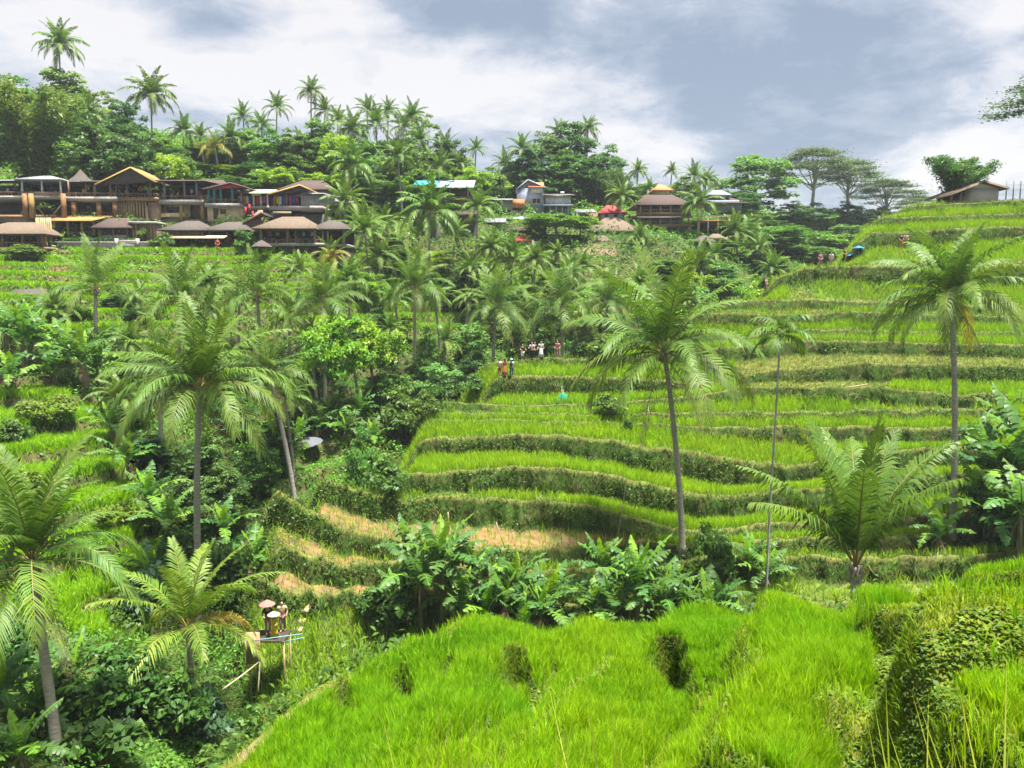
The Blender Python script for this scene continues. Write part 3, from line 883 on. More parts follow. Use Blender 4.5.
def crown_geo(seed, H, R, nclump, nleaf, size, c0, c1, flatten=1.0, shell=.42, rc=.28, bottom=.25, asp=.5):
    """leaf clumps spread through an uneven crown, about (0,0,H)"""
    rng = np.random.default_rng(seed)
    g = Geo()
    cs = []
    while len(cs) < nclump:
        p = rng.normal(size=3); p /= np.linalg.norm(p)
        p *= rng.uniform(shell, 1) ** .8
        if p[2] < -bottom * 2.2: continue
        an = math.atan2(p[1], p[0])
        k = 1 + .28 * math.sin(an * 2 + seed) + .2 * math.sin(an * 5 + 2 * seed)
        cs.append(np.array([p[0] * R * k, p[1] * R * k, H + p[2] * R * flatten * (1 + .15 * math.sin(an * 3 + seed))]))
    for c in cs:
        rr = rc * R * rng.uniform(.7, 1.35)
        q = rng.normal(size=(nleaf, 3)); q /= np.linalg.norm(q, axis=1)[:, None]
        q[:, 2] = np.where(q[:, 2] < -.3, -q[:, 2] * .4, q[:, 2])
        q *= (rng.random((nleaf, 1)) ** .4) * rr * np.array([1, 1, .72])
        k = rng.random()
        col = (c0 * (1 - k) + c1 * k) * rng.uniform(.8, 1.2, (nleaf, 1))
        g.put(leaf_quads(c + q, size, rng, col, asp, N=q / rr * .8))
    return g, cs


def limbs_geo(cs, H0, r0, seed, n=14, wob=.25):
    rng = np.random.default_rng(seed)
    g = Geo()
    top = np.array([0, 0, H0])
    g.tube([(0, 0, -.6), (.05 * H0 * .3, 0, H0 * .35), (0, .03 * H0, H0 * .7), tuple(top)], [r0 * 1.5, r0 * 1.05, r0 * .85, r0 * .7], 8)
    for c in [cs[i] for i in rng.permutation(len(cs))[:n]]:
        m = top * .5 + c * .5 + rng.normal(0, wob, 3) + np.array([0, 0, -.1 * H0 * .3])
        s = top * rng.uniform(.72, 1.0)
        g.tube([tuple(s), tuple(m), tuple(c)], [r0 * .45, r0 * .28, r0 * .09], 5)
    return g


# one crown and one trunk of each kind; every tree in the picture is a copy of its own with its own place and size
TREES = {}


def tree_kind(key, seed, H, R, nclump, nleaf, size, c0, c1, trunk, r0, **kw):
    c0, c1 = (1.35 * c0[0], 1.55 * c0[1], 1.1 * c0[2]), (1.5 * c1[0], 1.65 * c1[1], 1.1 * c1[2])
    cg, cs = crown_geo(seed, H - R * kw.get('flatten', 1) * .9, R, nclump, nleaf, size, np.array(c0), np.array(c1), **kw)
    V = cg.arrays()[0]
    TREES[key] = (cg.mesh('crown', M['leaf']), limbs_geo(cs, (H - R * kw.get('flatten', 1)) * .95, r0, seed).mesh('trunk', trunk, True), V[:, 2].max(), np.percentile(np.abs(V[:, :2]), 97))


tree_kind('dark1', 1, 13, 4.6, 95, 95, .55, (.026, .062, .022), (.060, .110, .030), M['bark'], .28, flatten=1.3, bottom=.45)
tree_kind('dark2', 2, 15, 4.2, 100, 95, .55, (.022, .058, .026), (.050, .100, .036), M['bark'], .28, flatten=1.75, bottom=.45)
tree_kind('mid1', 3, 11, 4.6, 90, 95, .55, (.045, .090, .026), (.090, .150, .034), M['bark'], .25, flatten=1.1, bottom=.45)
tree_kind('mid2', 4, 12, 4.0, 90, 95, .5, (.055, .105, .035), (.100, .170, .05), M['pale_bark'], .22, flatten=1.4, bottom=.45)
tree_kind('lime', 5, 9, 3.4, 40, 120, .42, (.075, .140, .020), (.15, .22, .028), M['bark'], .18, flatten=.9)
tree_kind('loose', 6, 14, 4.4, 30, 70, .45, (.05, .085, .032), (.10, .14, .05), M['pale_bark'], .2, rc=.17, shell=.45)
tree_kind('spread', 7, 8, 4.6, 60, 100, .5, (.045, .10, .020), (.085, .15, .026), M['bark'], .2, flatten=.5)


def umbrella_kind():
    rng = np.random.default_rng(70)
    g, b = Geo(), Geo()
    H = 20
    b.tube([(0, 0, -.6), (.2, 0, 6), (-.1, .1, 12), (.1, 0, 16)], [.42, .32, .26, .18], 8)
    for i in range(30):
        an = i * 2.4; s = (i + .5) / 30
        R = 6.5 * math.sqrt(s) * rng.uniform(.75, 1.1)
        z = H - 1.2 - 5.5 * s ** 1.3 + rng.uniform(-.7, .5)
        c = np.array([R * math.cos(an), R * math.sin(an), z])
        s0 = np.array([0, 0, rng.uniform(9.5, 15)])
        b.tube([s0, s0 * .45 + c * .55 + np.array([0, 0, -.5]), c], [.13, .08, .03], 5)
        n = 330
        q = rng.normal(size=(n, 3)) * np.array([1.1, 1.1, .2])
        k = rng.random()
        col = (np.array((.05, .085, .035)) * (1 - k) + np.array((.085, .135, .05)) * k) * rng.uniform(.8, 1.2, (n, 1))
        g.put(leaf_quads(c + q, .42, rng, col, .5, 1.6))
    TREES['umbrella'] = (g.mesh('crown', M['leaf']), b.mesh('trunk', M['pale_bark'], True), H, 7.0)


umbrella_kind()


def bamboo_kind(key, seed, n, c0, c1, H=11, out=4.5):
    rng = np.random.default_rng(seed)
    g, b = Geo(), Geo()
    for i in range(n):
        az = i * 2.4 + rng.uniform(-.3, .3); hh = H * rng.uniform(.7, 1.08); o = out * rng.uniform(.45, 1.15)
        t = np.linspace(0, 1, 12)
        r = o * t ** (2.2 if H > 9 else 1.3); z = hh * np.sin(t * (1.25 + .45 * rng.random())) / 1.0
        P = np.stack([r * math.cos(az) + .25 * math.cos(i), r * math.sin(az) + .25 * math.sin(i * 3), z], 1)
        b.tube(P, np.linspace(.05, .012, 12), 5)
        m = 420
        tt = rng.uniform(.08, 1, m) ** .8
        c = np.stack([np.interp(tt, t, P[:, k]) for k in range(3)], 1)
        q = rng.normal(size=(m, 3)) * np.array([.55, .55, .42]) * (1.1 - .5 * tt[:, None]) + np.array([0, 0, -.25])
        k = rng.random()
        col = (c0 * (1 - k) + c1 * k) * rng.uniform(.8, 1.2, (m, 1))
        g.put(leaf_quads(c + q, .5, rng, col, .28, .4))
    TREES[key] = (g.mesh('crown', M['leaf']), b.mesh('culms', M['bamboo']), H, out + .6)


bamboo_kind('bamboo', 21, 26, np.array((.07, .13, .022)), np.array((.17, .23, .035)))
bamboo_kind('bamboo_dark', 22, 22, np.array((.03, .085, .02)), np.array((.075, .15, .03)), H=7, out=3.8)


def plant_tree(name, key, label, cat, px, ptop, Y, wpx, group=None, base=None, rz=None):
    """a tree standing on the ground at bearing px and distance Y, its top reaching picture height ptop"""
    crown, trunk, H, R = TREES[key]
    p = gpt(px, Y)
    z1 = at(px, ptop, Y).z
    h = max(z1 - p.z, 2.0)
    rr = wpx * .5 * Y / FPX
    t = thing(name, label, cat, p, RNG.uniform(0, 6.28) if rz is None else rz, group)
    sx = rr / R
    sz = h / H
    t.scale = (sx, sx, sz)
    link('crown', crown, t)
    link('culms' if 'bamboo' in key else 'trunk', trunk, t)
    return t


# shrubs
SHRUBS = {}


def shrub_kind(key, seed, n, size, c0, c1, asp=.5, R=1.0, H=1.1, nc=16):
    g, cs = crown_geo(seed, .55 * H, R * .8, nc, n, size, np.array(c0), np.array(c1), flatten=.65, shell=.3, rc=.42, bottom=.3, asp=asp)
    st = Geo()
    rng = np.random.default_rng(seed)
    for c in cs[:9]: st.tube([(0, 0, -.3), tuple(c * .5 + rng.normal(0, .08, 3)), tuple(c)], [.03, .02, .008], 4)
    SHRUBS[key] = (g.mesh('foliage', M['leaf']), st.mesh('stems', M['bark']))


shrub_kind('dark', 31, 110, .16, (.030, .085, .016), (.075, .160, .024))
shrub_kind('green', 32, 110, .17, (.045, .105, .018), (.095, .180, .026))
shrub_kind('lime', 33, 110, .15, (.09, .17, .02), (.17, .26, .03))
shrub_kind('broad', 34, 34, .36, (.035, .10, .022), (.09, .18, .03), .62)
shrub_kind('blue', 35, 100, .20, (.035, .085, .040), (.06, .13, .055))


def plant_shrub(key, label, px, Y, wpx, hpx, group=None, dz=-.1):
    f, s = SHRUBS[key]
    p = gpt(px, Y, dz)
    t = thing('shrub', label, 'shrub', p, RNG.uniform(0, 6.28), group)
    k = Y / FPX
    t.scale = (wpx * k / 2, wpx * k / 2, hpx * k / 1.25)
    link('foliage', f, t); link('stems', s, t)
    return t


# ------------------------------------------------------------------ scatter over the sheets


def scatter(X, Y, Z, wgt, n, rng):
    """n random points on a grid of vertices, denser where wgt (per cell) is larger"""
    P = np.stack([X, Y, Z], -1)
    a, b, c, d = P[:-1, :-1], P[:-1, 1:], P[1:, 1:], P[1:, :-1]
    ar = np.linalg.norm(np.cross(c - a, b - d), axis=-1) * .5
    w = (ar * wgt).ravel(); w /= w.sum()
    i = rng.choice(len(w), n, p=w)
    u, v = rng.random((n, 1)), rng.random((n, 1))
    a, b, c, d = (q.reshape(-1, 3)[i] for q in (a, b, c, d))
    return (a * (1 - u) + b * u) * (1 - v) + (d * (1 - u) + c * u) * v, i


def cellavg(A): return (A[:-1, :-1] + A[1:, 1:] + A[:-1, 1:] + A[1:, :-1]) / 4


RICE0 = np.array((.125, .290, .007)); RICE1 = np.array((.285, .490, .010)); RICEY = np.array((.33, .42, .02))


def near_rice():
    rng = np.random.default_rng(5)
    xs = np.arange(-22, 25, .08); ys = np.arange(3.6, 24, .08)
    X, Y = np.meshgrid(xs, ys)
    Z, over, bare, cut = Fh(X, Y, True)
    px, py = project(np.stack([X.ravel(), Y.ravel(), Z.ravel()], 1)); px, py = px.reshape(X.shape), py.reshape(X.shape)
    vis = (px > -60) & (px < 1090) & (py < 850)
    a = X / np.maximum(Y, 3.5)
    toe = np.interp(a, EA, EY) - Y
    moss = in_poly(px.ravel(), py.ravel(), [(866, 650), (880, 610), (930, 600), (985, 606), (1000, 606), (1024, 640), (985, 645), (962, 690), (945, 740), (950, 800), (840, 800), (860, 730), (872, 690)]).reshape(X.shape)
    ok = vis & (over <= 0) & (cut < .3)
    trail = (a < -.14) & (toe < 1.6)
    dens = np.where(ok & ~moss & ~trail, 1.0, 0.0) * np.clip(9.0 / np.maximum(Y, 4), .35, 1.3) ** 1.3
    dens *= np.where(bare > 0, .04, 1)
    P, i = scatter(X, Y, Z, cellavg(dens), 330000, rng)
    fld = fbm(P[:, 0] / 3.2, P[:, 1] / 3.2, 101, 2)
    sp = .19
    ci, cj = np.round(P[:, 0] / sp + P[:, 1] * .12), np.round(P[:, 1] / sp)
    hsh = _hash(ci, cj, 5); hs2 = _hash(ci, cj, 9)
    gx = (ci - cj * sp * .12) * sp + (hsh - .5) * .10; gy = cj * sp + (hs2 - .5) * .10
    pull = .40
    P[:, 0] += (gx - P[:, 0]) * pull; P[:, 1] += (gy - P[:, 1]) * pull
    P[:, 2] = Fh(P[:, 0], P[:, 1])
    h = .30 * (.75 + .6 * fld) * rng.uniform(.65, 1.15, len(P)) * (.82 + .36 * hsh)
    d = np.hypot(P[:, 0], P[:, 1])
    g = blades(P, h, np.interp(d, [5, 24], [.009, .019]), .34, RICE0, RICE1, rng)
    tone = (.86 + .26 * hs2)[:, None, None] * (1 + (fbm(P[:, 0] / 2.2, P[:, 1] / 2.2, 107, 3)[:, None, None] - .5) * np.array((.75, .25, .2)))
    g.C[0] = (g.C[0].reshape(-1, 5, 3) * tone).reshape(-1, 3)
    tag(g.build('rice_plants', M['rice']), 'young bright green rice filling the near paddies below the camera', 'rice', kind='stuff')
    # short grass and clover on the bunds, slips and the trail side
    dens = np.where(vis & (over <= 0), 1.0, 0) * np.where(moss | trail | (cut > .2) | (bare > 0), 1, 0) * np.clip(10 / np.maximum(Y, 4), .4, 1.6) * np.where(trail & (toe > .6) & (toe < 1.5), .25, 1)
    steep = np.hypot(*np.gradient(Z, .08))
    dens = np.maximum(dens, np.where(vis & (over <= 0) & (cut > .02), 2.0, 0))
    P, i = scatter(X, Y, Z, cellavg(dens), 120000, rng)
    n = fbm(P[:, 0] / .5 + P[:, 2] * 1.7, P[:, 1] / .5 - P[:, 2] * 1.2, 103, 3)
    k = n > .52
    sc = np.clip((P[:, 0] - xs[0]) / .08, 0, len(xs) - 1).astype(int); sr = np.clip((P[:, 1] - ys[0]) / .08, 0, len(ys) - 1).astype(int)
    face = (steep[sr, sc] > 1.1)  # steep faces: dark moss and shadow side both put into the colour
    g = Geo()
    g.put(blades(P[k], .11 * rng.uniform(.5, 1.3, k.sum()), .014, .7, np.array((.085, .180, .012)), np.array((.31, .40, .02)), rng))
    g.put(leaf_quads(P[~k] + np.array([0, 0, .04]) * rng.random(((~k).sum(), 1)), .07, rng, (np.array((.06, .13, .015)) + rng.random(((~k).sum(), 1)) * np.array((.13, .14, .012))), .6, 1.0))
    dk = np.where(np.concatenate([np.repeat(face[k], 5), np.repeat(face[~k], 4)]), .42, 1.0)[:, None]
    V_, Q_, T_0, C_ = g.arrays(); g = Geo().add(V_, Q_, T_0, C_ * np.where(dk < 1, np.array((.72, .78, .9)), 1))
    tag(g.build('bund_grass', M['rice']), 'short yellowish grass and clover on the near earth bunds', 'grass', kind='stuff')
    # long wild grass stems close to the camera along the bottom edge
    n = 0; P, Hh = [], []
    for px, top, Y in [(430, 735, 3.4), (447, 727, 3.2), (470, 722, 3.3), (505, 740, 3.2), (537, 733, 3.0), (560, 742, 3.3), (595, 730, 3.3), (617, 726, 3.2), (655, 745, 3.1), (745, 750, 3), (905, 730, 3.4),
                       (930, 744, 3.0), (972, 722, 3.1), (985, 712, 3.2), (1000, 716, 3.0), (1012, 700, 3.1), (1020, 724, 2.9), (350, 752, 3.2), (480, 745, 3.2), (455, 748, 3.1), (1005, 738, 2.8), (960, 745, 3)]:
        for j in range(3):
            q = at(px + RNG.uniform(-9, 9), top + RNG.uniform(0, 14), Y)
            z = float(G(q.x, Y)[0])
            P.append((q.x, Y, z)); Hh.append(max(.3, q.z - z))
    P, Hh = np.array(P), np.array(Hh)
    g = blades(P, Hh * 1.14, .015, .16, np.array((.30, .38, .03)), np.array((.55, .55, .12)), rng)
    tag(g.build('wild_grass', M['rice']), 'few long pale grass stems standing up at the bottom edge of the view', 'grass', kind='stuff')
    # banks and brush falling from the far edge of the near slope into the gully
    dens = ((over > .1) & (over < 14) & (px > -80) & (px < 1100)).astype(float)
    xs = np.arange(-24, 32, .3); ys = np.arange(6, 40, .3)
    X, Y = np.meshgrid(xs, ys); Z, over, bare, cut = Fh(X, Y, True)
    px, py = project(np.stack([X.ravel(), Y.ravel(), Z.ravel()], 1)); px = px.reshape(X.shape)
    dens = ((over > .1) & (over < 14) & (px > -80) & (px < 1100)).astype(float)
    P, i = scatter(X, Y, Z, cellavg(dens), 60000, rng)
    hgt = fbm(P[:, 0] / 1.3, P[:, 1] / 1.3, 105, 3)
    P[:, 2] += rng.random(len(P)) * np.clip(hgt * 2.4 - .6, .1, 1.6)
    k = rng.random((len(P), 1))
    g = leaf_quads(P, .2, rng, np.array((.03, .075, .016)) * (1 - k) + np.array((.10, .17, .022)) * k)
    tag(g.build('bank_scrub', M['leaf']), 'low leafy scrub covering the drop below the near paddies', 'scrub', kind='stuff')


def hill_rice():
    rng = np.random.default_rng(6)
    X = RAg * RY
    px, py = project(np.stack([X.ravel(), RY.ravel(), RZ.ravel()], 1)); px, py = px.reshape(X.shape), py.reshape(X.shape)
    top = np.maximum(Lh(X, RY), np.where(RY < 40, Fh(X, RY), -60))
    vis = (RZ > top - .1) & (px < 1120) & (px > 200)
    k = RK
    n = fbm(X / 4, RY / 4, 111, 3)
    # rice on the treads; thin on the mown and straw-covered ones
    d = np.where(k == 0, 1.0, np.where(k == 3, .45 * np.clip(n * 3 - .8, 0, 1), np.where(k == 1, .28 * np.clip(n * 3 - 1.0, 0, 1), np.where(k == 2, .05, 0)))) * vis
    P, i = scatter(X, RY, RZ, cellavg(d), 330000, rng)
    ppx, _ = project(P)
    f = fbm(P[:, 0] / 6, P[:, 2] / 1.2, 113, 2)[:, None]
    g = blades(P, .72 * rng.uniform(.6, 1.15, len(P)), .05, .40, RICE0, RICE1, rng)
    c = g.C[0].reshape(-1, 5, 3)
    g.C[0] = (c * (1 - f[:, None] * .5) + RICEY * f[:, None] * .5).reshape(-1, 3)
    tag(g.build('rice_plants', M['rice']), 'tall rice standing on the treads of the terraced hill', 'rice', kind='stuff')
    # grass on the banks and lips; bank shade is put into its darker green
    d = np.where(k == 10, 1.0, np.where(k == 11, .6, np.where((k == 3) | (k == 12), .9, np.where(k == 1, .5, .02)))) * vis
    P, i = scatter(X, RY, RZ, cellavg(d), 220000, rng)
    rows = i // (X.shape[1] - 1)
    cols = i % (X.shape[1] - 1)
    lip = RK[np.minimum(rows + 1, len(RK) - 1), cols] == 11
    rough = (RK[rows, cols] == 12)[:, None, None]
    nn = fbm(P[:, 0] / 1.6, P[:, 2] / .8 + P[:, 1] / 2, 115, 3)
    h = .30 * rng.uniform(.5, 1.3, len(P)) * (.6 + .8 * nn)
    g = blades(P + np.array([0, -.06, 0]), h, .045, 1.1, np.array((.036, .095, .012)), np.array((.100, .178, .020)), rng)
    c = g.C[0].reshape(-1, 5, 3)
    c = c * np.where(lip[:, None, None], np.array((1.35, 1.28, 1.1)), 1) * np.where(rough, np.array((1.55, 1.3, 1.1)), 1) * (.65 + .7 * nn[:, None, None])
    dry = (fbm(P[:, 0] / 2.5, P[:, 2] / 1.5, 117, 3) > .66)[:, None, None]
    c = np.where(dry & ~lip[:, None, None], c * np.array((1.5, 1.15, 1.1)), c)
    g.C[0] = c.reshape(-1, 3)
    tag(g.build('bank_grass', M['leaf']), 'dark grass, deepened for bank shade, hanging over the earth banks of the terraced hill', 'grass', kind='stuff')
    # creepers and leafy weeds on parts of the banks and at the left flank of the hill
    d = (((k == 10) | (k == 3)) & (fbm(X / 3.5, RY / 3.5 + RZ / 2, 119, 3) > .56) | ((px < np.interp(py, [360, 440, 500, 600], [505, 425, 330, 260])) & (py > 330) & (k < 11))) * vis
    d = np.maximum(d, vis * in_poly(px.ravel(), py.ravel(), [(318, 470), (380, 470), (400, 500), (440, 500), (430, 524), (380, 520), (345, 505), (318, 490)]).reshape(X.shape)).astype(float)
    P, i = scatter(X, RY, RZ, cellavg(d), 60000, rng)
    P[:, 2] += rng.random(len(P)) * .35; P[:, 1] -= rng.random(len(P)) * .25
    kk = rng.random((len(P), 1))
    g = leaf_quads(P, .21, rng, np.array((.04, .10, .018)) * (1 - kk) + np.array((.10, .19, .026)) * kk)
    tag(g.build('creepers', M['leaf']), 'leafy creepers spilling over the banks and left flank of the terraced hill', 'creepers', kind='stuff')


def valley_cover():
    rng = np.random.default_rng(7)
    sel = (LY > 24) & (LY < 260)
    A, Y = np.meshgrid(LA, LY[sel]); X = A * Y; Z = LZ[sel]; W_ = LW[sel]
    top = np.maximum(Rh(X.ravel(), Y.ravel()).reshape(X.shape), np.where(Y < 46, Fh(X, Y), -60))
    px, py = project(np.stack([X.ravel(), Y.ravel(), Z.ravel()], 1)); px, py = px.reshape(X.shape), py.reshape(X.shape)
    ok = (Z > top - .05) & (px > -70) & (px < 1100)
    gz = np.gradient(Z, axis=0) / np.gradient(LY[sel])[:, None]
    lit = in_poly(px.ravel(), py.ravel(), [(-80, 370), (60, 390), (110, 420), (135, 490), (165, 540), (180, 590), (130, 645), (60, 660), (-80, 690)]).reshape(X.shape)
    mid = in_poly(px.ravel(), py.ravel(), [(-80, 255), (200, 246), (340, 250), (420, 268), (480, 240), (560, 245), (560, 300), (440, 330), (300, 330), (120, 340), (-80, 330)]).reshape(X.shape)
    patch = fbm(X / 6, Y / 6, 121, 3)
    rice = (W_ > .4) & (gz < .75) & (lit | (mid & (patch > .36)))
    P, i = scatter(X, Y, Z, cellavg((rice & ok) * 1.0 * (60 / np.maximum(Y, 40)) ** 1.2), 220000, rng)
    g = blades(P, np.interp(P[:, 1], [60, 90], [.8, .6]) * rng.uniform(.6, 1.2, len(P)), np.interp(P[:, 1], [35, 110], [.045, .09]), .5, RICE0, RICE1, rng)
    tag(g.build('rice_plants', M['rice']), 'rice on the small terraces of the opposite slope', 'rice', kind='stuff')
    d = ok * ~rice * 1.0 * np.clip(1.2 - Y / 260, .3, 1) * np.where(lit, .35, 1) * (70 / np.maximum(Y, 35)) ** 1.1
    n = 230000
    P, i = scatter(X, Y, Z, cellavg(d), n, rng)
    hg = fbm(P[:, 0] / 2.6, P[:, 1] / 2.6, 123, 3); hb = fbm(P[:, 0] / 9, P[:, 1] / 9, 125, 2)
    ppx, ppy = project(P)
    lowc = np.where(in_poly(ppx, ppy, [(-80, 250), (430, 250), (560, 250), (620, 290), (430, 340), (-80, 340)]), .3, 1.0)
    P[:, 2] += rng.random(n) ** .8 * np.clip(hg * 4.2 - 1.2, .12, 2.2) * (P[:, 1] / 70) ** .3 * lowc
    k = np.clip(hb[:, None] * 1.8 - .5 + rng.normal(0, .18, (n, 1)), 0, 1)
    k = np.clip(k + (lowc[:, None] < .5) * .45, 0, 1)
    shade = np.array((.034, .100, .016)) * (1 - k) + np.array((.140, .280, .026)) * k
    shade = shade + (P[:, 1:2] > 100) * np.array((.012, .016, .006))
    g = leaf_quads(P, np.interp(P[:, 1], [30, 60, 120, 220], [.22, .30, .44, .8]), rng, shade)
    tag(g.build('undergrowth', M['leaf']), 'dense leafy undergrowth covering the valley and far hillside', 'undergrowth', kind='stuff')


near_rice(); hill_rice(); valley_cover()
# ------------------------------------------------------------------ coconut palms close enough to show every frond


def big_palm(label, px, pyc, base, Y, Lr, nf, seed, group='coconut palms in the valley', name='coconut_palm', lean=(0, 0), nl=56, dead=0, nuts=True, r=(.21, .145), yellow=0, droop=.55, hang=.25, spread=1.0, lw=.080, rz=0.0, fan=92, tint=(1, 1, 1)):
    """crown centre at picture height pyc on bearing px; the foot of the trunk at picture point base"""
    c = at(px, pyc, Y)
    fx = at(base[0], base[1], Y).x
    gz = float(G(fx, Y)[0])
    H = c.z - gz + .25
    root = thing(name, label, 'palm tree', (c.x, Y, gz - .25), 0, group)
    g = trunk_geo(H, r[0], r[1], (c.x - fx, lean[1]), 20, 9, True, seed)
    g.build('trunk', M['trunk'], root, True)
    rng = np.random.default_rng(seed + 500)
    for f, az in palm_fronds(nf, Lr, nl, seed, droop=droop, yellow=yellow, hang=hang, spread=spread, lw=lw, fan=fan):
        f = Geo().put(f, None, tint)
        o = f.build('frond', M['palm'], root)
        o.location = (0, 0, H - .05); o.rotation_euler = (0, 0, az + rz)
    for k in range(dead):
        f = frond(Lr * .85, -48 - 10 * k, -84, 30, rng, DEAD * .7, DEAD * 1.15, ll=.75, lw=.05, droop=1.6, gappy=.15)
        o = f.build('dead_frond', M['deadfrond'], root)
        o['label'] = 'brown dead frond hanging down the trunk'
        o.location = (0, 0, H - .2); o.rotation_euler = (0, 0, (-.5, -2.4, .9, 2.6)[k % 4])
    # leaf bases and fibre under the crown
    s = Geo()
    for k in range(14):
        an = k * 2.4; z = H - .75 + .05 * k
        s.tube([(r[1] * math.cos(an), r[1] * math.sin(an), z), (.30 * math.cos(an), .30 * math.sin(an), z + .35)], [.07, .04], 5)
    s.build('leaf_bases', M['dryreed'], root)
    if nuts:
        cg = Geo()
        for k in range(9):
            an = k * 2.1 + seed; rr = .30 + .08 * (k % 2)
            cx, cyy, cz = rr * math.cos(an), rr * math.sin(an), H - .45 - .13 * (k % 3)
            cg.lathe([(.001, cz - .14), (.09, cz - .09), (.125, cz), (.09, cz + .10), (.001, cz + .14)], 8, (cx, cyy))
        cg.build('coconuts', M['coconut'], root, True)
    return root


big_palm('largest coconut palm of the left gully, with a wide drooping crown', 200, 388, (200, 606), 45, 6.0, 28, 1, lean=(0, .4), spread=1.02, droop=.7, hang=.35, dead=1)
big_palm('coconut palm nearest on the left, leaning trunk rising from bushes at bottom left', 32, 560, (64, 770), 28.5, 5.0, 26, 2, lean=(0, .3), dead=2, hang=.3)
big_palm('tall coconut palm with upright fronds right of centre, trunk rising above the bananas', 664, 352, (683, 556), 51, 7.2, 24, 3, dead=3, spread=.9, droop=.6, hang=.35)
big_palm('coconut palm at the right with a wide dense crown and dry brown fronds hanging', 951, 298, (953, 534), 52, 5.8, 30, 4, dead=3, spread=1.12, droop=.75, yellow=1, hang=.4)
big_palm('stout young palm without a tall trunk standing at the far edge of the near rice', 856, 566, (859, 600), 33, 7.2, 13, 5, nuts=False, r=(.26, .22), spread=.44, hang=.1, droop=.7, lw=.07, nl=62, fan=30)
big_palm('small young palm in the gully left of the farmers in wide hats', 188, 628, (191, 690), 37, 5.0, 17, 6, nuts=False, r=(.16, .12), yellow=1, spread=.85, fan=70, tint=(1.45, 1.25, 1.0))
big_palm('coconut palm with spiky crown behind the largest palm of the left gully, on the slope', 182, 300, (178, 400), 72, 5.4, 24, 7, nl=44, spread=.95)
big_palm('slender coconut palm below the brown soil patch with fronds standing straight up', 96, 288, (97, 350), 78, 5.4, 18, 8, nl=44, spread=.8, hang=.3)
big_palm('coconut palm with feathery crown to the right above the largest gully palm', 268, 372, (296, 480), 62, 4.6, 22, 9, nl=44, dead=1)
big_palm('full green coconut palm directly below the front thatched restaurant', 257, 296, (262, 370), 80, 5.8, 22, 10, nl=42, spread=.85)
big_palm('coconut palm hiding the slope behind the small papaya-like tree', 322, 300, (325, 380), 82, 5.4, 25, 11, nl=42)
big_palm('coconut palm with pale grey trunk at centre left, alone above the bushes', 415, 288, (414, 388), 88, 5.4, 26, 12, nl=42, dead=1)
big_palm('left of the pair of round-headed palms behind the tourists on the terrace', 497, 308, (491, 366), 90, 5.8, 28, 13, nl=42, dead=2, spread=1.1)
big_palm('right of the pair of round-headed palms behind the tourists on the terrace', 562, 305, (563, 366), 92, 5.7, 28, 14, nl=42, dead=2, spread=1.1)
big_palm('narrow palm with dark trunk between the two round-headed palms', 534, 318, (535, 366), 94, 5, 18, 15, nl=42, spread=.8)
big_palm('palm with hanging fronds just left of the tall terrace palm', 607, 302, (608, 366), 96, 5, 22, 16, nl=42)
big_palm('short palm half hidden behind the left shoulder of the largest gully palm', 160, 372, (160, 440), 60, 5.2, 20, 17, nl=44, spread=.85)


def areca():
    c = at(780, 340, 44); gz = float(G(c.x, 44)[0]); H = c.z - gz + .2
    root = thing('areca_palm', 'very slender areca palm with a thin pale trunk and a small dark tufted crown', 'palm tree', (c.x, 44, gz - .2))
    trunk_geo(H, .075, .055, (.15, 0), 16, 8, True, 3).build('trunk', M['pale_bark'], root, True)
    Geo().tube([(0, 0, H - .1), (0, 0, H + .55)], [.065, .04], 8, np.array((.10, .2, .03))).build('crownshaft', M['leaf'], root)
    rng = np.random.default_rng(77)
    for k in range(10):
        s = (k + .5) / 10
        f = frond(2.1, 75 - 85 * s, -30 - 60 * s, 34, rng, PALM_D * .9, PALM_L * .8, ll=1.9, lw=.20, droop=.9)
        o = f.build('frond', M['palm'], root); o.location = (0, 0, H + .5 - .25 * s); o.rotation_euler = (0, 0, k * 2.4)
    n = Geo()
    for k in range(7): n.lathe([(.001, H - .22), (.05, H - .16), (.001, H - .1)], 6, (.1 * math.cos(k), .1 * math.sin(k)))
    n.build('nuts', M['coconut'], root)


areca()

# ------------------------------------------------------------------ palms farther off: each with a trunk and a crown
CROWNS = [palm_crown_mesh('crown', 20, 4.4, 34, 200, lw=.17, droop=.6), palm_crown_mesh('crown', 22, 4.9, 32, 201, lw=.17, droop=.5, spread=.85),
          palm_crown_mesh('crown', 28, 4.9, 32, 202, lw=.17, droop=.8, spread=1.15, hang=.4), palm_crown_mesh('crown', 19, 4.9, 32, 203, lw=.17, droop=.4, spread=.75)]
YCROWN = palm_crown_mesh('crown', 23, 4.9, 32, 205, lw=.11, droop=.6, yellow=16)
TRUNKS = [trunk_geo(10, .17, .12, (dx, 0), 12, 7, True, i).mesh('trunk', M['trunk'], True) for i, dx in enumerate((.5, -.5, .15))]


def far_palm(label, px, pyc, Y, rpx, v, group='palms on the far hillside', yellow=False):
    c = at(px, pyc, Y)
    gz = float(G(c.x, Y)[0])
    H = max(c.z - gz + .3, 1.2)
    t = thing('coconut_palm', label, 'palm tree', (c.x, Y, gz - .3), 0, group)
    o = link('trunk', TRUNKS[v % 3], t); o.scale = (1, 1, H / 10)
    s = rpx * Y / FPX / 4.2
    o = link('crown', YCROWN if yellow else CROWNS[v % 4], t, (0, 0, H)); o.scale = (s, s, s); o.rotation_euler = (0, 0, RNG.uniform(0, 6.28))
    return t


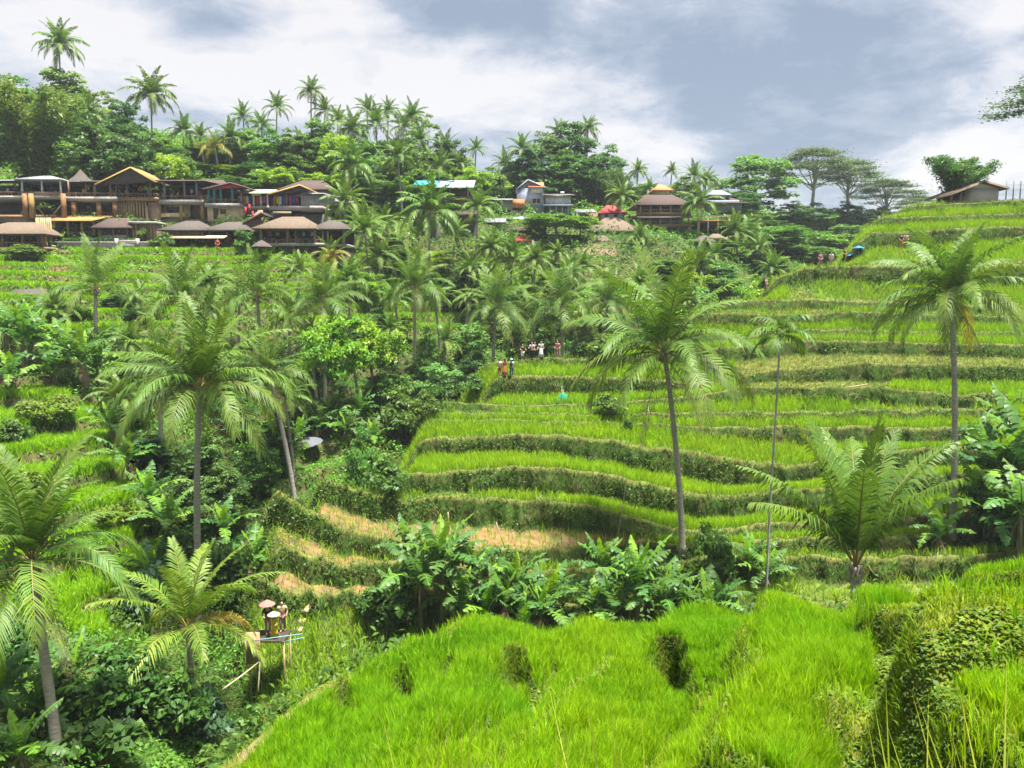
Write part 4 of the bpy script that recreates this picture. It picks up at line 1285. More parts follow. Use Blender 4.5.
FAR_PALMS = [
    ('palm rising highest above the ridge at the far left', 59, 46, 150, 24, 2), ('palm silhouetted above the trees behind the yellow-roofed pavilion', 151, 97, 140, 26, 2),
    ('palm whose bare trunk stands tallest on the ridge behind the long brown roof', 311, 93, 165, 15, 2), ('palm with dark crown on the ridge just left of the tall bare-trunked one', 277, 108, 165, 17, 0),
    ('low palm on the ridge between the silhouetted palm and the yellow palm', 184, 132, 150, 20, 0), ('second low palm on the ridge close to the yellow palm', 200, 138, 152, 15, 1),
    ('round palm crown in front of the roofs at the right end of the left village', 351, 168, 128, 27, 2), ('palm over the ridge directly above the round palm crown', 376, 126, 155, 20, 1),
    ('palm with loose crown on the skyline left of the leafy round tree', 404, 128, 158, 19, 0), ('palm in front of the trees left of the teal tarpaulin roof', 398, 158, 132, 22, 1),
    ('palm with upright fronds just above the teal tarpaulin roof', 440, 168, 140, 18, 3), ('tall thin-trunked palm below the tarpaulin roofs, crown over pale rice steps', 430, 215, 112, 36, 2),
    ('thin palm on the slope below the right end of the front restaurant', 365, 232, 106, 28, 1), ('palm in front of the grey roofs left of the block house', 478, 208, 122, 24, 0),
    ('dark low palm below the grey roofs', 512, 262, 118, 27, 2), ('small dark palm below the red-tiled hut', 558, 254, 128, 13, 2), ('palm on the skyline at the left foot of the dark wood', 476, 150, 170, 13, 0),
    ('palm leaning out of the left side of the dark wood', 522, 150, 165, 16, 3), ('palm topping the dark wood at its right', 588, 130, 178, 14, 2),
    ('palm in front of the red-roofed house', 622, 198, 148, 20, 0), ('palm with a tall trunk in front of the brown three-storey pavilion', 700, 205, 145, 26, 0),
    ('palm behind the pavilion under open sky, left of two', 638, 172, 190, 12, 2), ('palm behind the pavilion under open sky, right of two', 672, 172, 190, 11, 0), ('palm at the right shoulder of the three-storey pavilion', 694, 178, 185, 16, 1),
    ('palm below the pavilion right of its stilts', 735, 232, 140, 21, 1), ('palm below the thatched dome, on the brown slope', 640, 250, 136, 17, 3), ('palm right of the brown huts under the pavilion', 716, 256, 132, 17, 3),
    ('palm at the foot of the far wood behind the left end of the upper terraces', 772, 270, 120, 20, 3), ('broad palm in the thicket below the umbrella trees', 748, 262, 150, 26, 2),
    ('grey-green palm at the edge of the far thicket', 700, 268, 128, 26, 2), ('palm low in the valley left of the tourists with a pale trunk', 446, 342, 95, 22, 3), ('palm on the slope under the right restaurant corner, fronds low', 300, 270, 98, 24, 0),
    ('palm sprouting low beside the slender upright palm', 55, 312, 82, 26, 1), ('palm half hidden under the papaya-like tree', 352, 352, 82, 20, 1), ('palm between the spiky palm and the full green palm', 222, 330, 74, 24, 0),
    ('palm beyond the tourists at the head of the valley', 583, 268, 122, 19, 1), ('pale palm over the gully head between two thickets', 520, 290, 112, 20, 3), ('palm crown peeping over the terrace behind the tall terrace palm', 636, 300, 104, 17, 2),
    ('low palm at the head of the valley left of the pair of round-headed palms', 468, 300, 104, 18, 0), ('palm near the gully path below the white pole', 390, 330, 94, 18, 1), ('palm on the skyline far right of the three-storey pavilion', 716, 190, 200, 13, 0),
    ('small palm before the grey house with tiered roofs', 752, 226, 165, 14, 0), ('tall palm standing inside the far wood of umbrella trees', 740, 172, 205, 13, 1),
    ('grey palm crown over the ridge between the yellow palm and the bare-trunked one', 243, 118, 160, 15, 1), ('palm crown among ridge trees right of the tallest bare trunk', 338, 122, 162, 17, 0), ('palm crown over the ridge left of the loose crown', 388, 112, 172, 13, 2),
    ('palm rising from the trees behind the brown roof of the left village', 300, 150, 150, 19, 2), ('palm crown under the ridge behind the tarpaulin roofs', 420, 142, 150, 20, 0),
]
for a in FAR_PALMS: far_palm(*a)
far_palm('yellow-leaved palm on the ridge above the long flat roof', 215, 148, 145, 18, 1, yellow=True)
far_palm('palm with yellowing fronds before the front restaurant', 332, 258, 100, 21, 0, yellow=True)

# ------------------------------------------------------------------ banana plants


def banana_protos():
    out = []
    for s, (n, H, L, W_, tall) in enumerate([(12, 2.0, 2.7, .36, 0), (11, 1.4, 2.4, .34, 0), (13, 2.4, 2.9, .38, 0), (10, 1.0, 2.0, .30, 0)]):
        rng = np.random.default_rng(300 + s)
        st = Geo()
        t = np.linspace(0, 1, 8)
        st.tube(np.stack([.05 * np.sin(t * 3), .04 * t, -.3 + (H + .3) * t], 1), .14 - .07 * t, 9)
        for k in range(5):
            an = k * 1.9; st.tube([(.08 * math.cos(an), .08 * math.sin(an), H * .85), (.28 * math.cos(an), .28 * math.sin(an), H * .55), (.25 * math.cos(an), .25 * math.sin(an), H * .2)], [.03, .04, .015], 5)
        lv = []
        for k in range(n):
            q = (k + .5) / n
            e0 = 86 - 50 * q + rng.uniform(-8, 8)
            young = k < 2
            lf = banana_leaf(L * rng.uniform(.85, 1.1) * (.8 if young else 1), W_ * rng.uniform(.85, 1.1) * (.7 if young else 1), e0, e0 - 22 - 80 * q, rng,
                             BAN_L * .9 if young else (BAN_D if k % 3 else BAN_B), BAN_L * 1.1 if young else (BAN_L if k % 2 else BAN_B), .25 if young else .75)
            lv.append((lf.mesh('leaf', M['banana']), k * 2.4 + rng.uniform(-.4, .4), H - .15 * q))
        dl = banana_leaf(1.5, .3, -50, -86, rng, DEAD * .7, DEAD, 1.0).mesh('dead_leaf', M['deadfrond'])
        out.append((st.mesh('stem', M['pstem'], True), lv, dl, H))
    return out


BAN = banana_protos()


def banana(label, px, Y, v, s, group='banana plants', dz=-.05, z=None):
    p = gpt(px, Y, dz)
    t = thing('banana_plant', label, 'banana plant', p, RNG.uniform(0, 6.28), group)
    t.scale = (s, s, s)
    st, lv, dl, H = BAN[v % 4]
    link('stem', st, t)
    for me, az, z in lv: o = link('leaf', me, t, (0, 0, z)); o.rotation_euler = (0, 0, az)
    o = link('dead_leaf', dl, t, (0, 0, H * .9)); o.rotation_euler = (0, 0, 1.3 * v)
    return t


def banana_clump(where, spots, group, k=1.0):
    for px, Y, v, s, what in spots: banana(what + ' ' + where, px, Y + (1.3 if k == 1.1 else 0), v, s * k, group)


g1 = 'banana plants along the foot of the terraces'
banana_clump('in the left banana row', [
    (398, 43.5, 1, 1.0, 'leftmost banana plant, leaning outwards,'), (420, 43, 0, 1.25, 'full banana plant left of the tallest one'), (441, 43.5, 2, 1.15, 'tallest banana plant of the left clump'), (462, 43, 1, 1.15, 'bright-leaved banana plant right of the left clump'),
    (486, 42.5, 3, 1.25, 'low banana plant between the two left clumps'), (505, 43, 1, 1.2, 'banana plant with one pale upright leaf'), (522, 42, 3, 1.3, 'short banana plant with a broad bright leaf'), (541, 42.5, 1, 1.15, 'banana plant just left of the gap'), (410, 45.5, 2, .9, 'banana plant standing behind the leftmost one'), (452, 45, 0, .95, 'dark banana plant half hidden behind the tallest'), (476, 45, 1, 1.0, 'banana plant with arching leaves above the low one'), (515, 44.5, 0, .95, 'grey-leaved banana plant at the back'), (553, 44, 3, 1.2, 'smallest banana plant at the right end')], g1, 1.1)
banana_clump('in the right-hand banana row', [
    (592, 42.5, 1, 1.1, 'leftmost banana plant'), (612, 42, 0, 1.1, 'banana plant with greyish leaves'), (636, 42.5, 2, 1.2, 'tallest banana plant'), (660, 42, 0, 1.1, 'banana plant left of the palm trunk'),
    (684, 41.5, 1, 1.25, 'banana plant in front of the palm trunk'), (706, 42, 0, 1.0, 'banana plant right of the palm trunk'), (730, 41.5, 1, 1.1, 'rightmost broad-leaved banana plant'), (602, 44, 2, .85, 'banana plant at the back left'), (648, 44, 1, 1.0, 'banana plant tucked between the tallest and the trunk'), (672, 43.6, 3, 1.3, 'low bright banana plant beside the trunk'), (718, 43.5, 1, .95, 'arching banana plant second from the right end')], g1, 1.1)
banana_clump('among the shrubs beside the areca palm', [(748, 48, 1, 1.1, 'banana plant with dry hanging leaves'), (765, 47, 3, 1.2, 'small banana plant')], g1)
banana_clump('in the thicket at the right edge', [(985, 53, 2, 1.35, 'tall banana plant'), (1006, 52.5, 0, 1.4, 'broad dark banana plant'), (1024, 52, 2, 1.5, 'banana plant cut by the frame'), (972, 52, 1, 1.2, 'leftmost banana plant'), (1012, 56, 2, 1.5, 'highest banana plant at the back'), (995, 50, 1, 1.3, 'low banana plant in front'), (938, 50, 3, 1.1, 'small banana plant before the terrace'), (1030, 50, 1, 1.3, 'drooping low banana plant at the very edge'), (1018, 48, 0, 1.2, 'front banana plant with pale leaves')], 'banana plants at the right edge', 1.25)
banana_clump('in the gully under the largest palm', [(150, 52, 1, 1.3, 'banana plant on the sunny edge'), (128, 56, 0, 1.1, 'pale-leaved banana plant'), (112, 60, 1, 1.2, 'upper banana plant'), (170, 50, 0, 1.1, 'dark banana plant'), (148, 46, 3, 1.5, 'lower banana plant with grey drooping leaves'), (255, 52, 3, 1.5, 'small bright banana plant right of the trunk'), (225, 54, 1, 1.2, 'shaded banana plant beside the trunk')], 'banana plants in the gully')
banana_clump('in the banana grove on the left slope', [(8, 72, 0, 1.2, 'leftmost banana plant'), (25, 70, 2, 1.1, 'tall banana plant'), (42, 72, 0, 1.2, 'dark banana plant'), (56, 68, 1, 1.2, 'front banana plant'), (70, 70, 2, 1.1, 'upright banana plant'), (84, 68, 0, 1.2, 'bright banana plant'), (98, 69, 1, 1.2, 'rightmost banana plant'), (34, 78, 1, 1.2, 'upper banana plant'), (12, 66, 3, 1.3, 'lowest banana plant'), (108, 78, 3, 1.2, 'small outlying banana plant')], 'banana plants on the left slope', 1.25)
banana_clump('in the bottom left corner', [(22, 26.5, 3, 1.1, 'bright young banana plant'), (45, 30, 1, 1.0, 'banana plant behind the leaning palm trunk'), (76, 33, 1, 1.0, 'striped-looking banana plant right of the trunk'), (5, 30, 0, .9, 'shaded banana plant')], 'banana plants at the bottom left')
banana_clump('in the leafy hollow behind the grey sunshade', [(318, 74, 1, 1.2, 'left banana plant'), (332, 76, 0, 1.2, 'bright banana plant'), (346, 74, 1, 1.1, 'middle banana plant'), (360, 77, 2, 1.0, 'tall banana plant'), (374, 75, 1, 1.1, 'right banana plant'), (300, 72, 3, 1.3, 'shadowed low banana plant')], 'banana plants behind the sunshade')

rg = np.random.default_rng(88)
for px, pyc, Y, r in [(345, 205, 118, 22), (385, 225, 116, 20), (455, 235, 118, 18), (490, 250, 116, 18), (535, 262, 114, 18), (640, 285, 108, 18), (612, 285, 106, 18), (570, 275, 112, 17), (378, 258, 106, 22), (350, 282, 98, 22),
                       (290, 320, 88, 24), (240, 300, 86, 24), (210, 285, 92, 22), (140, 300, 88, 22), (130, 345, 74, 24), (395, 300, 98, 20), (435, 300, 98, 20), (470, 270, 110, 18), (760, 250, 136, 16), (690, 300, 102, 18), (660, 310, 100, 18), (310, 345, 80, 24), (285, 400, 66, 28), (120, 400, 64, 26)]:
    far_palm('coconut palm among the many crowding the middle of the valley', px, pyc, Y, r * 1.1, int(rg.integers(4)), 'palms crowding the middle of the valley')
for px, pyc, Y, r in [(90, 115, 140, 18), (230, 140, 148, 17), (262, 128, 156, 16), (325, 112, 165, 15), (352, 132, 150, 18), (368, 112, 168, 14), (412, 118, 162, 15), (445, 150, 156, 16), (460, 165, 150, 16), (505, 165, 168, 14), (650, 190, 180, 12), (706, 182, 190, 12), (560, 135, 180, 13)]:
    far_palm('coconut palm rising from the woodland along the ridge', px, pyc, Y, r * 1.15, int(rg.integers(4)), 'palms along the wooded ridge')
# ------------------------------------------------------------------ trees of the ridge and the far wood
gr = 'trees on the left ridge'
T_ = [
    ('bamboo', 'bamboo_clump', 'huge feathery yellow-green bamboo clump behind the left houses', 'bamboo', 38, 92, 122, 118, 'bamboo clumps'),
    ('mid2', 'broadleaf_tree', 'hazy grey-green tree on the skyline under the highest palm', 'tree', 70, 68, 150, 60, gr), ('mid1', 'broadleaf_tree', 'rounded hazy tree at the far left skyline behind the bamboo', 'tree', 22, 74, 152, 60, gr),
    ('dark1', 'broadleaf_tree', 'dark tree at the left edge of the skyline', 'tree', -6, 62, 148, 50, gr), ('dark1', 'broadleaf_tree', 'dark blue-green tree right of the bamboo clump', 'tree', 96, 110, 124, 52, gr),
    ('dark1', 'broadleaf_tree', 'dark dome-shaped tree behind the yellow-roofed pavilion', 'tree', 126, 122, 122, 58, gr), ('dark2', 'broadleaf_tree', 'narrow dark tree left of the silhouetted palm', 'tree', 128, 100, 132, 36, gr),
    ('loose', 'broadleaf_tree', 'thin-leaved tree with reddish tint on the skyline', 'tree', 98, 88, 142, 40, gr), ('loose', 'broadleaf_tree', 'sparse tree against the sky left of the silhouetted palm', 'tree', 115, 92, 150, 34, gr),
    ('lime', 'broadleaf_tree', 'lime green bushy tree above the long flat roof', 'tree', 170, 152, 124, 40, gr), ('mid1', 'broadleaf_tree', 'green tree just right of the lime tree', 'tree', 184, 146, 132, 28, gr),
    ('dark1', 'broadleaf_tree', 'dark tree behind the lime green tree', 'tree', 160, 132, 138, 44, gr), ('mid2', 'broadleaf_tree', 'pale ridge tree right of the yellow palm', 'tree', 246, 128, 152, 38, gr),
    ('mid1', 'broadleaf_tree', 'broad ridge tree under the dark-crowned palm', 'tree', 270, 128, 148, 46, gr), ('dark1', 'broadleaf_tree', 'dark ridge tree right of the tallest bare trunk', 'tree', 296, 128, 146, 44, gr),
    ('mid2', 'broadleaf_tree', 'misty ridge tree behind the brown house', 'tree', 322, 118, 150, 44, gr), ('lime', 'broadleaf_tree', 'yellowish ridge tree left of the round palm', 'tree', 338, 132, 142, 40, gr),
    ('mid1', 'broadleaf_tree', 'ridge tree right of the yellowish one', 'tree', 362, 126, 150, 42, gr), ('loose', 'broadleaf_tree', 'rounded open-crowned tree on the skyline, sky showing through it', 'tree', 428, 114, 156, 40, gr),
    ('dark2', 'broadleaf_tree', 'dark tree under the open-crowned skyline tree', 'tree', 446, 138, 150, 34, gr), ('mid1', 'broadleaf_tree', 'ridge tree above the teal tarpaulin', 'tree', 408, 136, 146, 44, gr),
    ('lime', 'broadleaf_tree', 'bright bush-like tree by the slope path above the clothes shops', 'tree', 280, 166, 132, 34, gr), ('mid1', 'broadleaf_tree', 'bright tree right of the slope path', 'tree', 262, 162, 136, 26, gr),
    ('mid2', 'broadleaf_tree', 'pale tree falling towards the block house', 'tree', 462, 156, 158, 40, gr), ('lime', 'broadleaf_tree', 'light green tree beside the grey tarpaulin roof', 'tree', 470, 166, 146, 36, gr),
    ('mid1', 'broadleaf_tree', 'round tree left of the block house', 'tree', 492, 166, 160, 36, gr),
]
gm = 'trees of the dark wood at centre'
T_ += [
    ('dark2', 'broadleaf_tree', 'tallest tree of the dark wood behind the block house', 'tree', 572, 121, 176, 46, gm), ('dark1', 'broadleaf_tree', 'left broad tree of the dark wood', 'tree', 546, 130, 172, 54, gm),
    ('dark1', 'broadleaf_tree', 'right broad tree of the dark wood', 'tree', 606, 144, 176, 44, gm), ('dark2', 'broadleaf_tree', 'front left tree of the dark wood', 'tree', 528, 148, 166, 36, gm),
    ('dark1', 'broadleaf_tree', 'front middle tree of the dark wood', 'tree', 568, 150, 166, 52, gm), ('dark2', 'broadleaf_tree', 'front right tree of the dark wood', 'tree', 596, 156, 168, 38, gm), ('bamboo_dark', 'bamboo_clump', 'feathery pale clump at the right foot of the dark wood', 'bamboo', 614, 172, 160, 38, 'bamboo clumps'),
    ('mid2', 'broadleaf_tree', 'pale tree on the left slope of the dark wood', 'tree', 510, 160, 172, 34, gm), ('mid1', 'broadleaf_tree', 'tree right behind the three-storey pavilion', 'tree', 682, 176, 184, 34, 'trees behind the pavilion'),
    ('mid2', 'broadleaf_tree', 'low tree left behind the three-storey pavilion', 'tree', 646, 182, 184, 30, 'trees behind the pavilion'), ('spread', 'broadleaf_tree', 'flat-topped bright green tree in front of the block house', 'tree', 556, 214, 136, 62, 'trees among the middle houses'),
    ('lime', 'broadleaf_tree', 'yellow-green spreading tree right of the flat-topped one', 'tree', 580, 216, 138, 30, 'trees among the middle houses'), ('mid1', 'broadleaf_tree', 'dark green tree between the grey roofs and the red hut', 'tree', 494, 228, 128, 26, 'trees among the middle houses'),
]
gw = 'trees of the far wood at right'
T_ += [
    ('mid2', 'broadleaf_tree', 'large rounded tree standing left of the umbrella trees', 'tree', 754, 152, 190, 62, gw), ('dark1', 'broadleaf_tree', 'dark lower tree in front of the large rounded tree', 'tree', 742, 186, 180, 44, gw),
    ('dark1', 'broadleaf_tree', 'dark tree between the large rounded tree and the umbrella trees', 'tree', 792, 200, 186, 36, gw), ('mid1', 'broadleaf_tree', 'tree under the first umbrella tree', 'tree', 816, 202, 196, 40, gw),
    ('dark1', 'broadleaf_tree', 'tree under the second umbrella tree', 'tree', 846, 200, 204, 38, gw), ('mid2', 'broadleaf_tree', 'tree under the low umbrella tree', 'tree', 876, 206, 210, 36, gw), ('mid1', 'broadleaf_tree', 'rightmost small tree of the far wood', 'tree', 900, 214, 215, 30, gw),
    ('spread', 'broadleaf_tree', 'spreading tree low in the far thicket', 'tree', 775, 226, 160, 60, gw), ('spread', 'broadleaf_tree', 'second spreading tree low in the far thicket', 'tree', 812, 232, 164, 60, gw), ('mid1', 'broadleaf_tree', 'low round tree at the left of the far thicket', 'tree', 730, 224, 170, 44, gw),
    ('mid2', 'broadleaf_tree', 'low round tree beneath the hill shoulder', 'tree', 846, 224, 176, 50, gw), ('mid1', 'broadleaf_tree', 'small tree right above the blue sunshade', 'tree', 868, 226, 160, 34, gw),
    ('umbrella', 'umbrella_tree', 'tallest umbrella tree on the skyline, bare pale trunk and layered crown', 'tree', 812, 145, 196, 76, 'umbrella trees'), ('umbrella', 'umbrella_tree', 'second umbrella tree, right of the tallest', 'tree', 846, 158, 204, 70, 'umbrella trees'),
    ('umbrella', 'umbrella_tree', 'low wide umbrella tree at the right end of the far wood', 'tree', 884, 178, 212, 66, 'umbrella trees'), ('umbrella', 'umbrella_tree', 'small umbrella tree just left of the hut hill', 'tree', 914, 194, 220, 48, 'umbrella trees'),
    ('umbrella', 'umbrella_tree', 'umbrella tree reaching in from the right edge of the sky', 'tree', 1066, 60, 104, 128, 'umbrella trees'),
    ('bamboo_dark', 'bamboo_clump', 'bushy dark green bamboo behind the thatched hut on the hilltop', 'bamboo', 955, 158, 101, 74, 'bamboo clumps'),
]
gv = 'trees in the valley'
T_ += [
    ('lime', 'broadleaf_tree', 'light green papaya-like tree left of centre in the valley', 'tree', 335, 312, 76, 62, gv), ('lime', 'broadleaf_tree', 'second light green tree, right behind the papaya-like one', 'tree', 372, 318, 82, 54, gv),
    ('mid1', 'broadleaf_tree', 'bushy tree standing on the path side left of the terraces', 'tree', 366, 424, 62, 44, gv), ('mid2', 'broadleaf_tree', 'round tree between the round-headed palms and the valley floor', 'tree', 440, 362, 84, 40, gv),
    ('mid1', 'broadleaf_tree', 'dark tree low behind the left end of the terraces', 'tree', 424, 388, 76, 32, gv), ('dark1', 'broadleaf_tree', 'shaded tree right of the largest gully palm trunk', 'tree', 226, 462, 57, 44, gv),
    ('dark1', 'broadleaf_tree', 'dark tree behind the trunk of the largest gully palm', 'tree', 212, 430, 60, 54, gv), ('dark2', 'broadleaf_tree', 'narrow dark tree left of the grey sunshade', 'tree', 276, 420, 66, 34, gv),
    ('mid1', 'broadleaf_tree', 'tree in the hollow above the dark undergrowth', 'tree', 290, 372, 74, 44, gv), ('spread', 'broadleaf_tree', 'spreading tree near the head of the valley', 'tree', 600, 280, 112, 60, gv), ('mid2', 'broadleaf_tree', 'pale tree at the head of the valley behind the tall palm', 'tree', 690, 282, 112, 50, gv),
    ('mid1', 'broadleaf_tree', 'tree on the far slope below the brown huts', 'tree', 668, 256, 128, 36, gv), ('mid2', 'broadleaf_tree', 'hazy tree above the left end of the upper terraces', 'tree', 722, 262, 124, 46, gv), ('lime', 'broadleaf_tree', 'light tree behind the narrow dark-trunked palm', 'tree', 545, 270, 116, 44, gv),
    ('dark1', 'broadleaf_tree', 'dark tree under the pale palm at the gully head', 'tree', 462, 262, 112, 34, gv), ('mid2', 'broadleaf_tree', 'tree left of the pale rice steps below the tarpaulin', 'tree', 396, 234, 116, 34, gv),
]
for key, name, label, cat, px, top, Y, w, grp in T_: plant_tree(name, key, label, cat, px, top, Y, w, grp)

# ------------------------------------------------------------------ shrubs one can tell apart
S_ = [
    ('green', 'small bush on the ridge path, lowest of three along the left edge of the terraces', 432, 69.5, 34, 24), ('lime', 'small pale bush midway along the left edge of the terraces', 452, 73, 26, 18), ('green', 'small bush at the left edge of the terraces just below the tourists', 478, 77, 30, 20),
    ('dark', 'dark leafy shrub below the seventh terrace bank beside the banana row', 392, 44, 60, 56), ('green', 'shrub filling the foot of the lowest terrace', 365, 45, 40, 36), ('broad', 'broad-leaved shrub beneath the left banana clump', 470, 41, 60, 34),
    ('dark', 'dark shrub between the two banana rows', 566, 41.5, 56, 40), ('green', 'light shrub in the gap between the two banana rows', 576, 44, 40, 26), ('dark', 'dark shrub left of the areca palm trunk', 716, 47, 60, 66), ('dark', 'dark shrub behind the areca palm trunk', 760, 42, 70, 60),
    ('green', 'leafy shrub right of the areca palm trunk', 800, 41, 70, 60), ('broad', 'broad-leaved shrub left of the stout young palm', 815, 38, 60, 40), ('dark', 'dark shrub right of the stout young palm', 890, 40, 70, 60), ('green', 'shrub below the trunk of the right palm', 925, 41, 60, 56),
    ('broad', 'broad-leaved shrub at the far corner of the near rice', 960, 34, 70, 44), ('dark', 'dark shrub in front of the platform legs', 249, 39.2, 34, 30), ('green', 'leafy shrub at the right foot of the platform', 288, 39.5, 40, 26), ('dark', 'dark shrub behind the right banana thicket', 990, 51, 90, 70), ('green', 'green shrub at the right frame edge', 1025, 42, 80, 70), ('green', 'light shrub over the bank beside the tall palm trunk', 708, 51, 40, 40),
    ('dark', 'dark rounded bush below the small young palm', 120, 33, 110, 70), ('green', 'fern-like bush under the small young palm', 165, 34, 90, 66), ('broad', 'large-leaved bush at the bottom left', 95, 29, 90, 60), ('dark', 'shaded bush at the foot of the leaning palm', 60, 31, 90, 60),
    ('blue', 'bluish bush left of the wooden platform', 205, 36, 80, 60), ('green', 'reed-like bush at the bottom of the gully', 205, 31, 70, 70), ('lime', 'pale grassy bush beside the trail', 170, 28, 80, 40), ('dark', 'bush cut by the left frame edge', 5, 34, 80, 60),
    ('dark', 'dark bush on the gully side below the largest palm', 176, 48, 70, 60), ('dark', 'second dark bush below the largest palm', 232, 49, 70, 70), ('blue', 'bluish bush on the shaded gully wall', 150, 43, 70, 60), ('green', 'bush on the path corner above the straw terrace', 296, 60, 40, 34), ('dark', 'bush right of the red-clothed person', 345, 59, 54, 46), ('green', 'bush on the bank above the straw terrace', 392, 57.5, 60, 40),
    ('lime', 'lime bush on the sunny left terraces', 30, 52, 60, 36), ('lime', 'lime bush higher on the sunny left terraces', 50, 61, 60, 30), ('green', 'bush on the sunny left terraces near the frame', 10, 58, 50, 30), ('lime', 'lime bush at the edge of the gully palms', 118, 50, 50, 36), ('green', 'bush below the lime bush at the gully edge', 135, 42, 60, 40),
    ('green', 'bush above the third terrace, left side', 420, 72, 40, 34), ('dark', 'dark bush on the left shoulder of the terraces', 435, 71, 30, 30), ('green', 'bush on the terrace slope below the green scarecrow', 612, 69, 40, 22), ('dark', 'small dark bush on the terrace lip near the tall palm', 628, 66, 14, 14),
    ('green', 'bush on the hill shoulder left of the upper terraces', 600, 80, 50, 26), ('dark', 'bush in the valley below the pair of round-headed palms', 450, 84, 50, 34), ('green', 'bright bush in the valley left of the terraces', 405, 78, 60, 46), ('broad', 'large-leaved bush on the valley side', 395, 84, 50, 36),
    ('green', 'bush behind the front thatched pavilion', 60, 117, 40, 22), ('lime', 'yellow-flowering bush by the concrete rail', 143, 113, 14, 16), ('green', 'bush in front of the awning', 160, 110, 34, 18), ('dark', 'rounded bush left of the small thatched sunshade', 246, 110, 26, 22), ('dark', 'bush under the front restaurant', 318, 111, 26, 20), ('green', 'bush along the terrace below the bottom left pavilion', 30, 106, 60, 14),
]
for k, lab, px, Y, w, h in S_: plant_shrub(k, lab, px, Y, w, h, 'shrubs')
# ------------------------------------------------------------------ the rest of the woodland: trees nothing tells apart


def fill_trees(label, group, spots, kinds, seed):
    rng = np.random.default_rng(seed)
    for px, top, Y, w in spots: plant_tree('broadleaf_tree', kinds[int(rng.integers(len(kinds)))], label, 'tree', px + rng.uniform(-5, 5), top + rng.uniform(-5, 8), Y, w * rng.uniform(.8, 1.2), group)


sp = []
for x in range(-40, 480, 21):
    top = np.interp(x, [-40, 60, 100, 130, 200, 250, 330, 420, 480], [70, 85, 105, 120, 138, 128, 122, 132, 168])
    sp += [(x, top + 12, 158, 44), (x + 10, top + 30, 146, 42), (x, top + 46, 136, 36)] if x > 60 else [(x, top + 12, 158, 46), (x + 10, top + 34, 144, 44)]
fill_trees('tree standing in the dense woodland of the left ridge', 'woodland trees on the left ridge', sp, ('mid1', 'mid2', 'dark1', 'mid2', 'lime'), 41)
sp = []
for x in range(480, 760, 22):
    top = np.interp(x, [480, 520, 600, 630, 680, 760], [172, 155, 160, 186, 190, 195])
    sp += [(x, top + 6, 196, 38), (x + 8, top + 22, 180, 36)]
fill_trees('tree standing in the woodland behind the middle houses', 'woodland trees behind the middle houses', sp, ('mid1', 'mid2', 'dark1'), 42)
sp = []
for x in range(700, 925, 20):
    sp += [(x, 214, 205, 36), (x + 7, 232, 178, 42), (x, 246, 156, 44)]
    if x < 860: sp += [(x + 5, 258, 138, 42)]
fill_trees('tree standing in the thicket below the umbrella trees', 'thicket trees below the umbrella trees', sp, ('mid1', 'mid2', 'mid2', 'spread'), 43)
sp = [(440, 250, 118, 30), (475, 268, 112, 32), (500, 285, 106, 30), (545, 292, 104, 34), (590, 290, 108, 34), (640, 280, 116, 40), (670, 290, 108, 40), (705, 292, 104, 40), (740, 285, 110, 36), (620, 310, 98, 36), (660, 318, 96, 36), (385, 300, 98, 30), (365, 275, 104, 28), (350, 322, 92, 30), (405, 312, 98, 28), (470, 322, 98, 32), (520, 320, 98, 32), (580, 325, 96, 32), (760, 276, 120, 36), (690, 270, 122, 40), (480, 345, 88, 36), (430, 330, 92, 30), (540, 335, 94, 30)]
fill_trees('bushy tree in the wooded head of the valley', 'trees in the wooded head of the valley', sp, ('mid1', 'mid2', 'lime', 'dark1'), 44)
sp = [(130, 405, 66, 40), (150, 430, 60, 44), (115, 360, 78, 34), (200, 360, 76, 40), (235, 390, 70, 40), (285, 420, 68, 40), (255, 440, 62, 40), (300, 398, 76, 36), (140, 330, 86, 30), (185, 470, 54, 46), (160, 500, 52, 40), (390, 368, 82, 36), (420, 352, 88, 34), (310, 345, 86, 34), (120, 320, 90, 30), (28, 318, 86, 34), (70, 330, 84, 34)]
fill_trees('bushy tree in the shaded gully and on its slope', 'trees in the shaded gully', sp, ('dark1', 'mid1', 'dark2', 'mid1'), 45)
# ------------------------------------------------------------------ houses, pavilions and huts


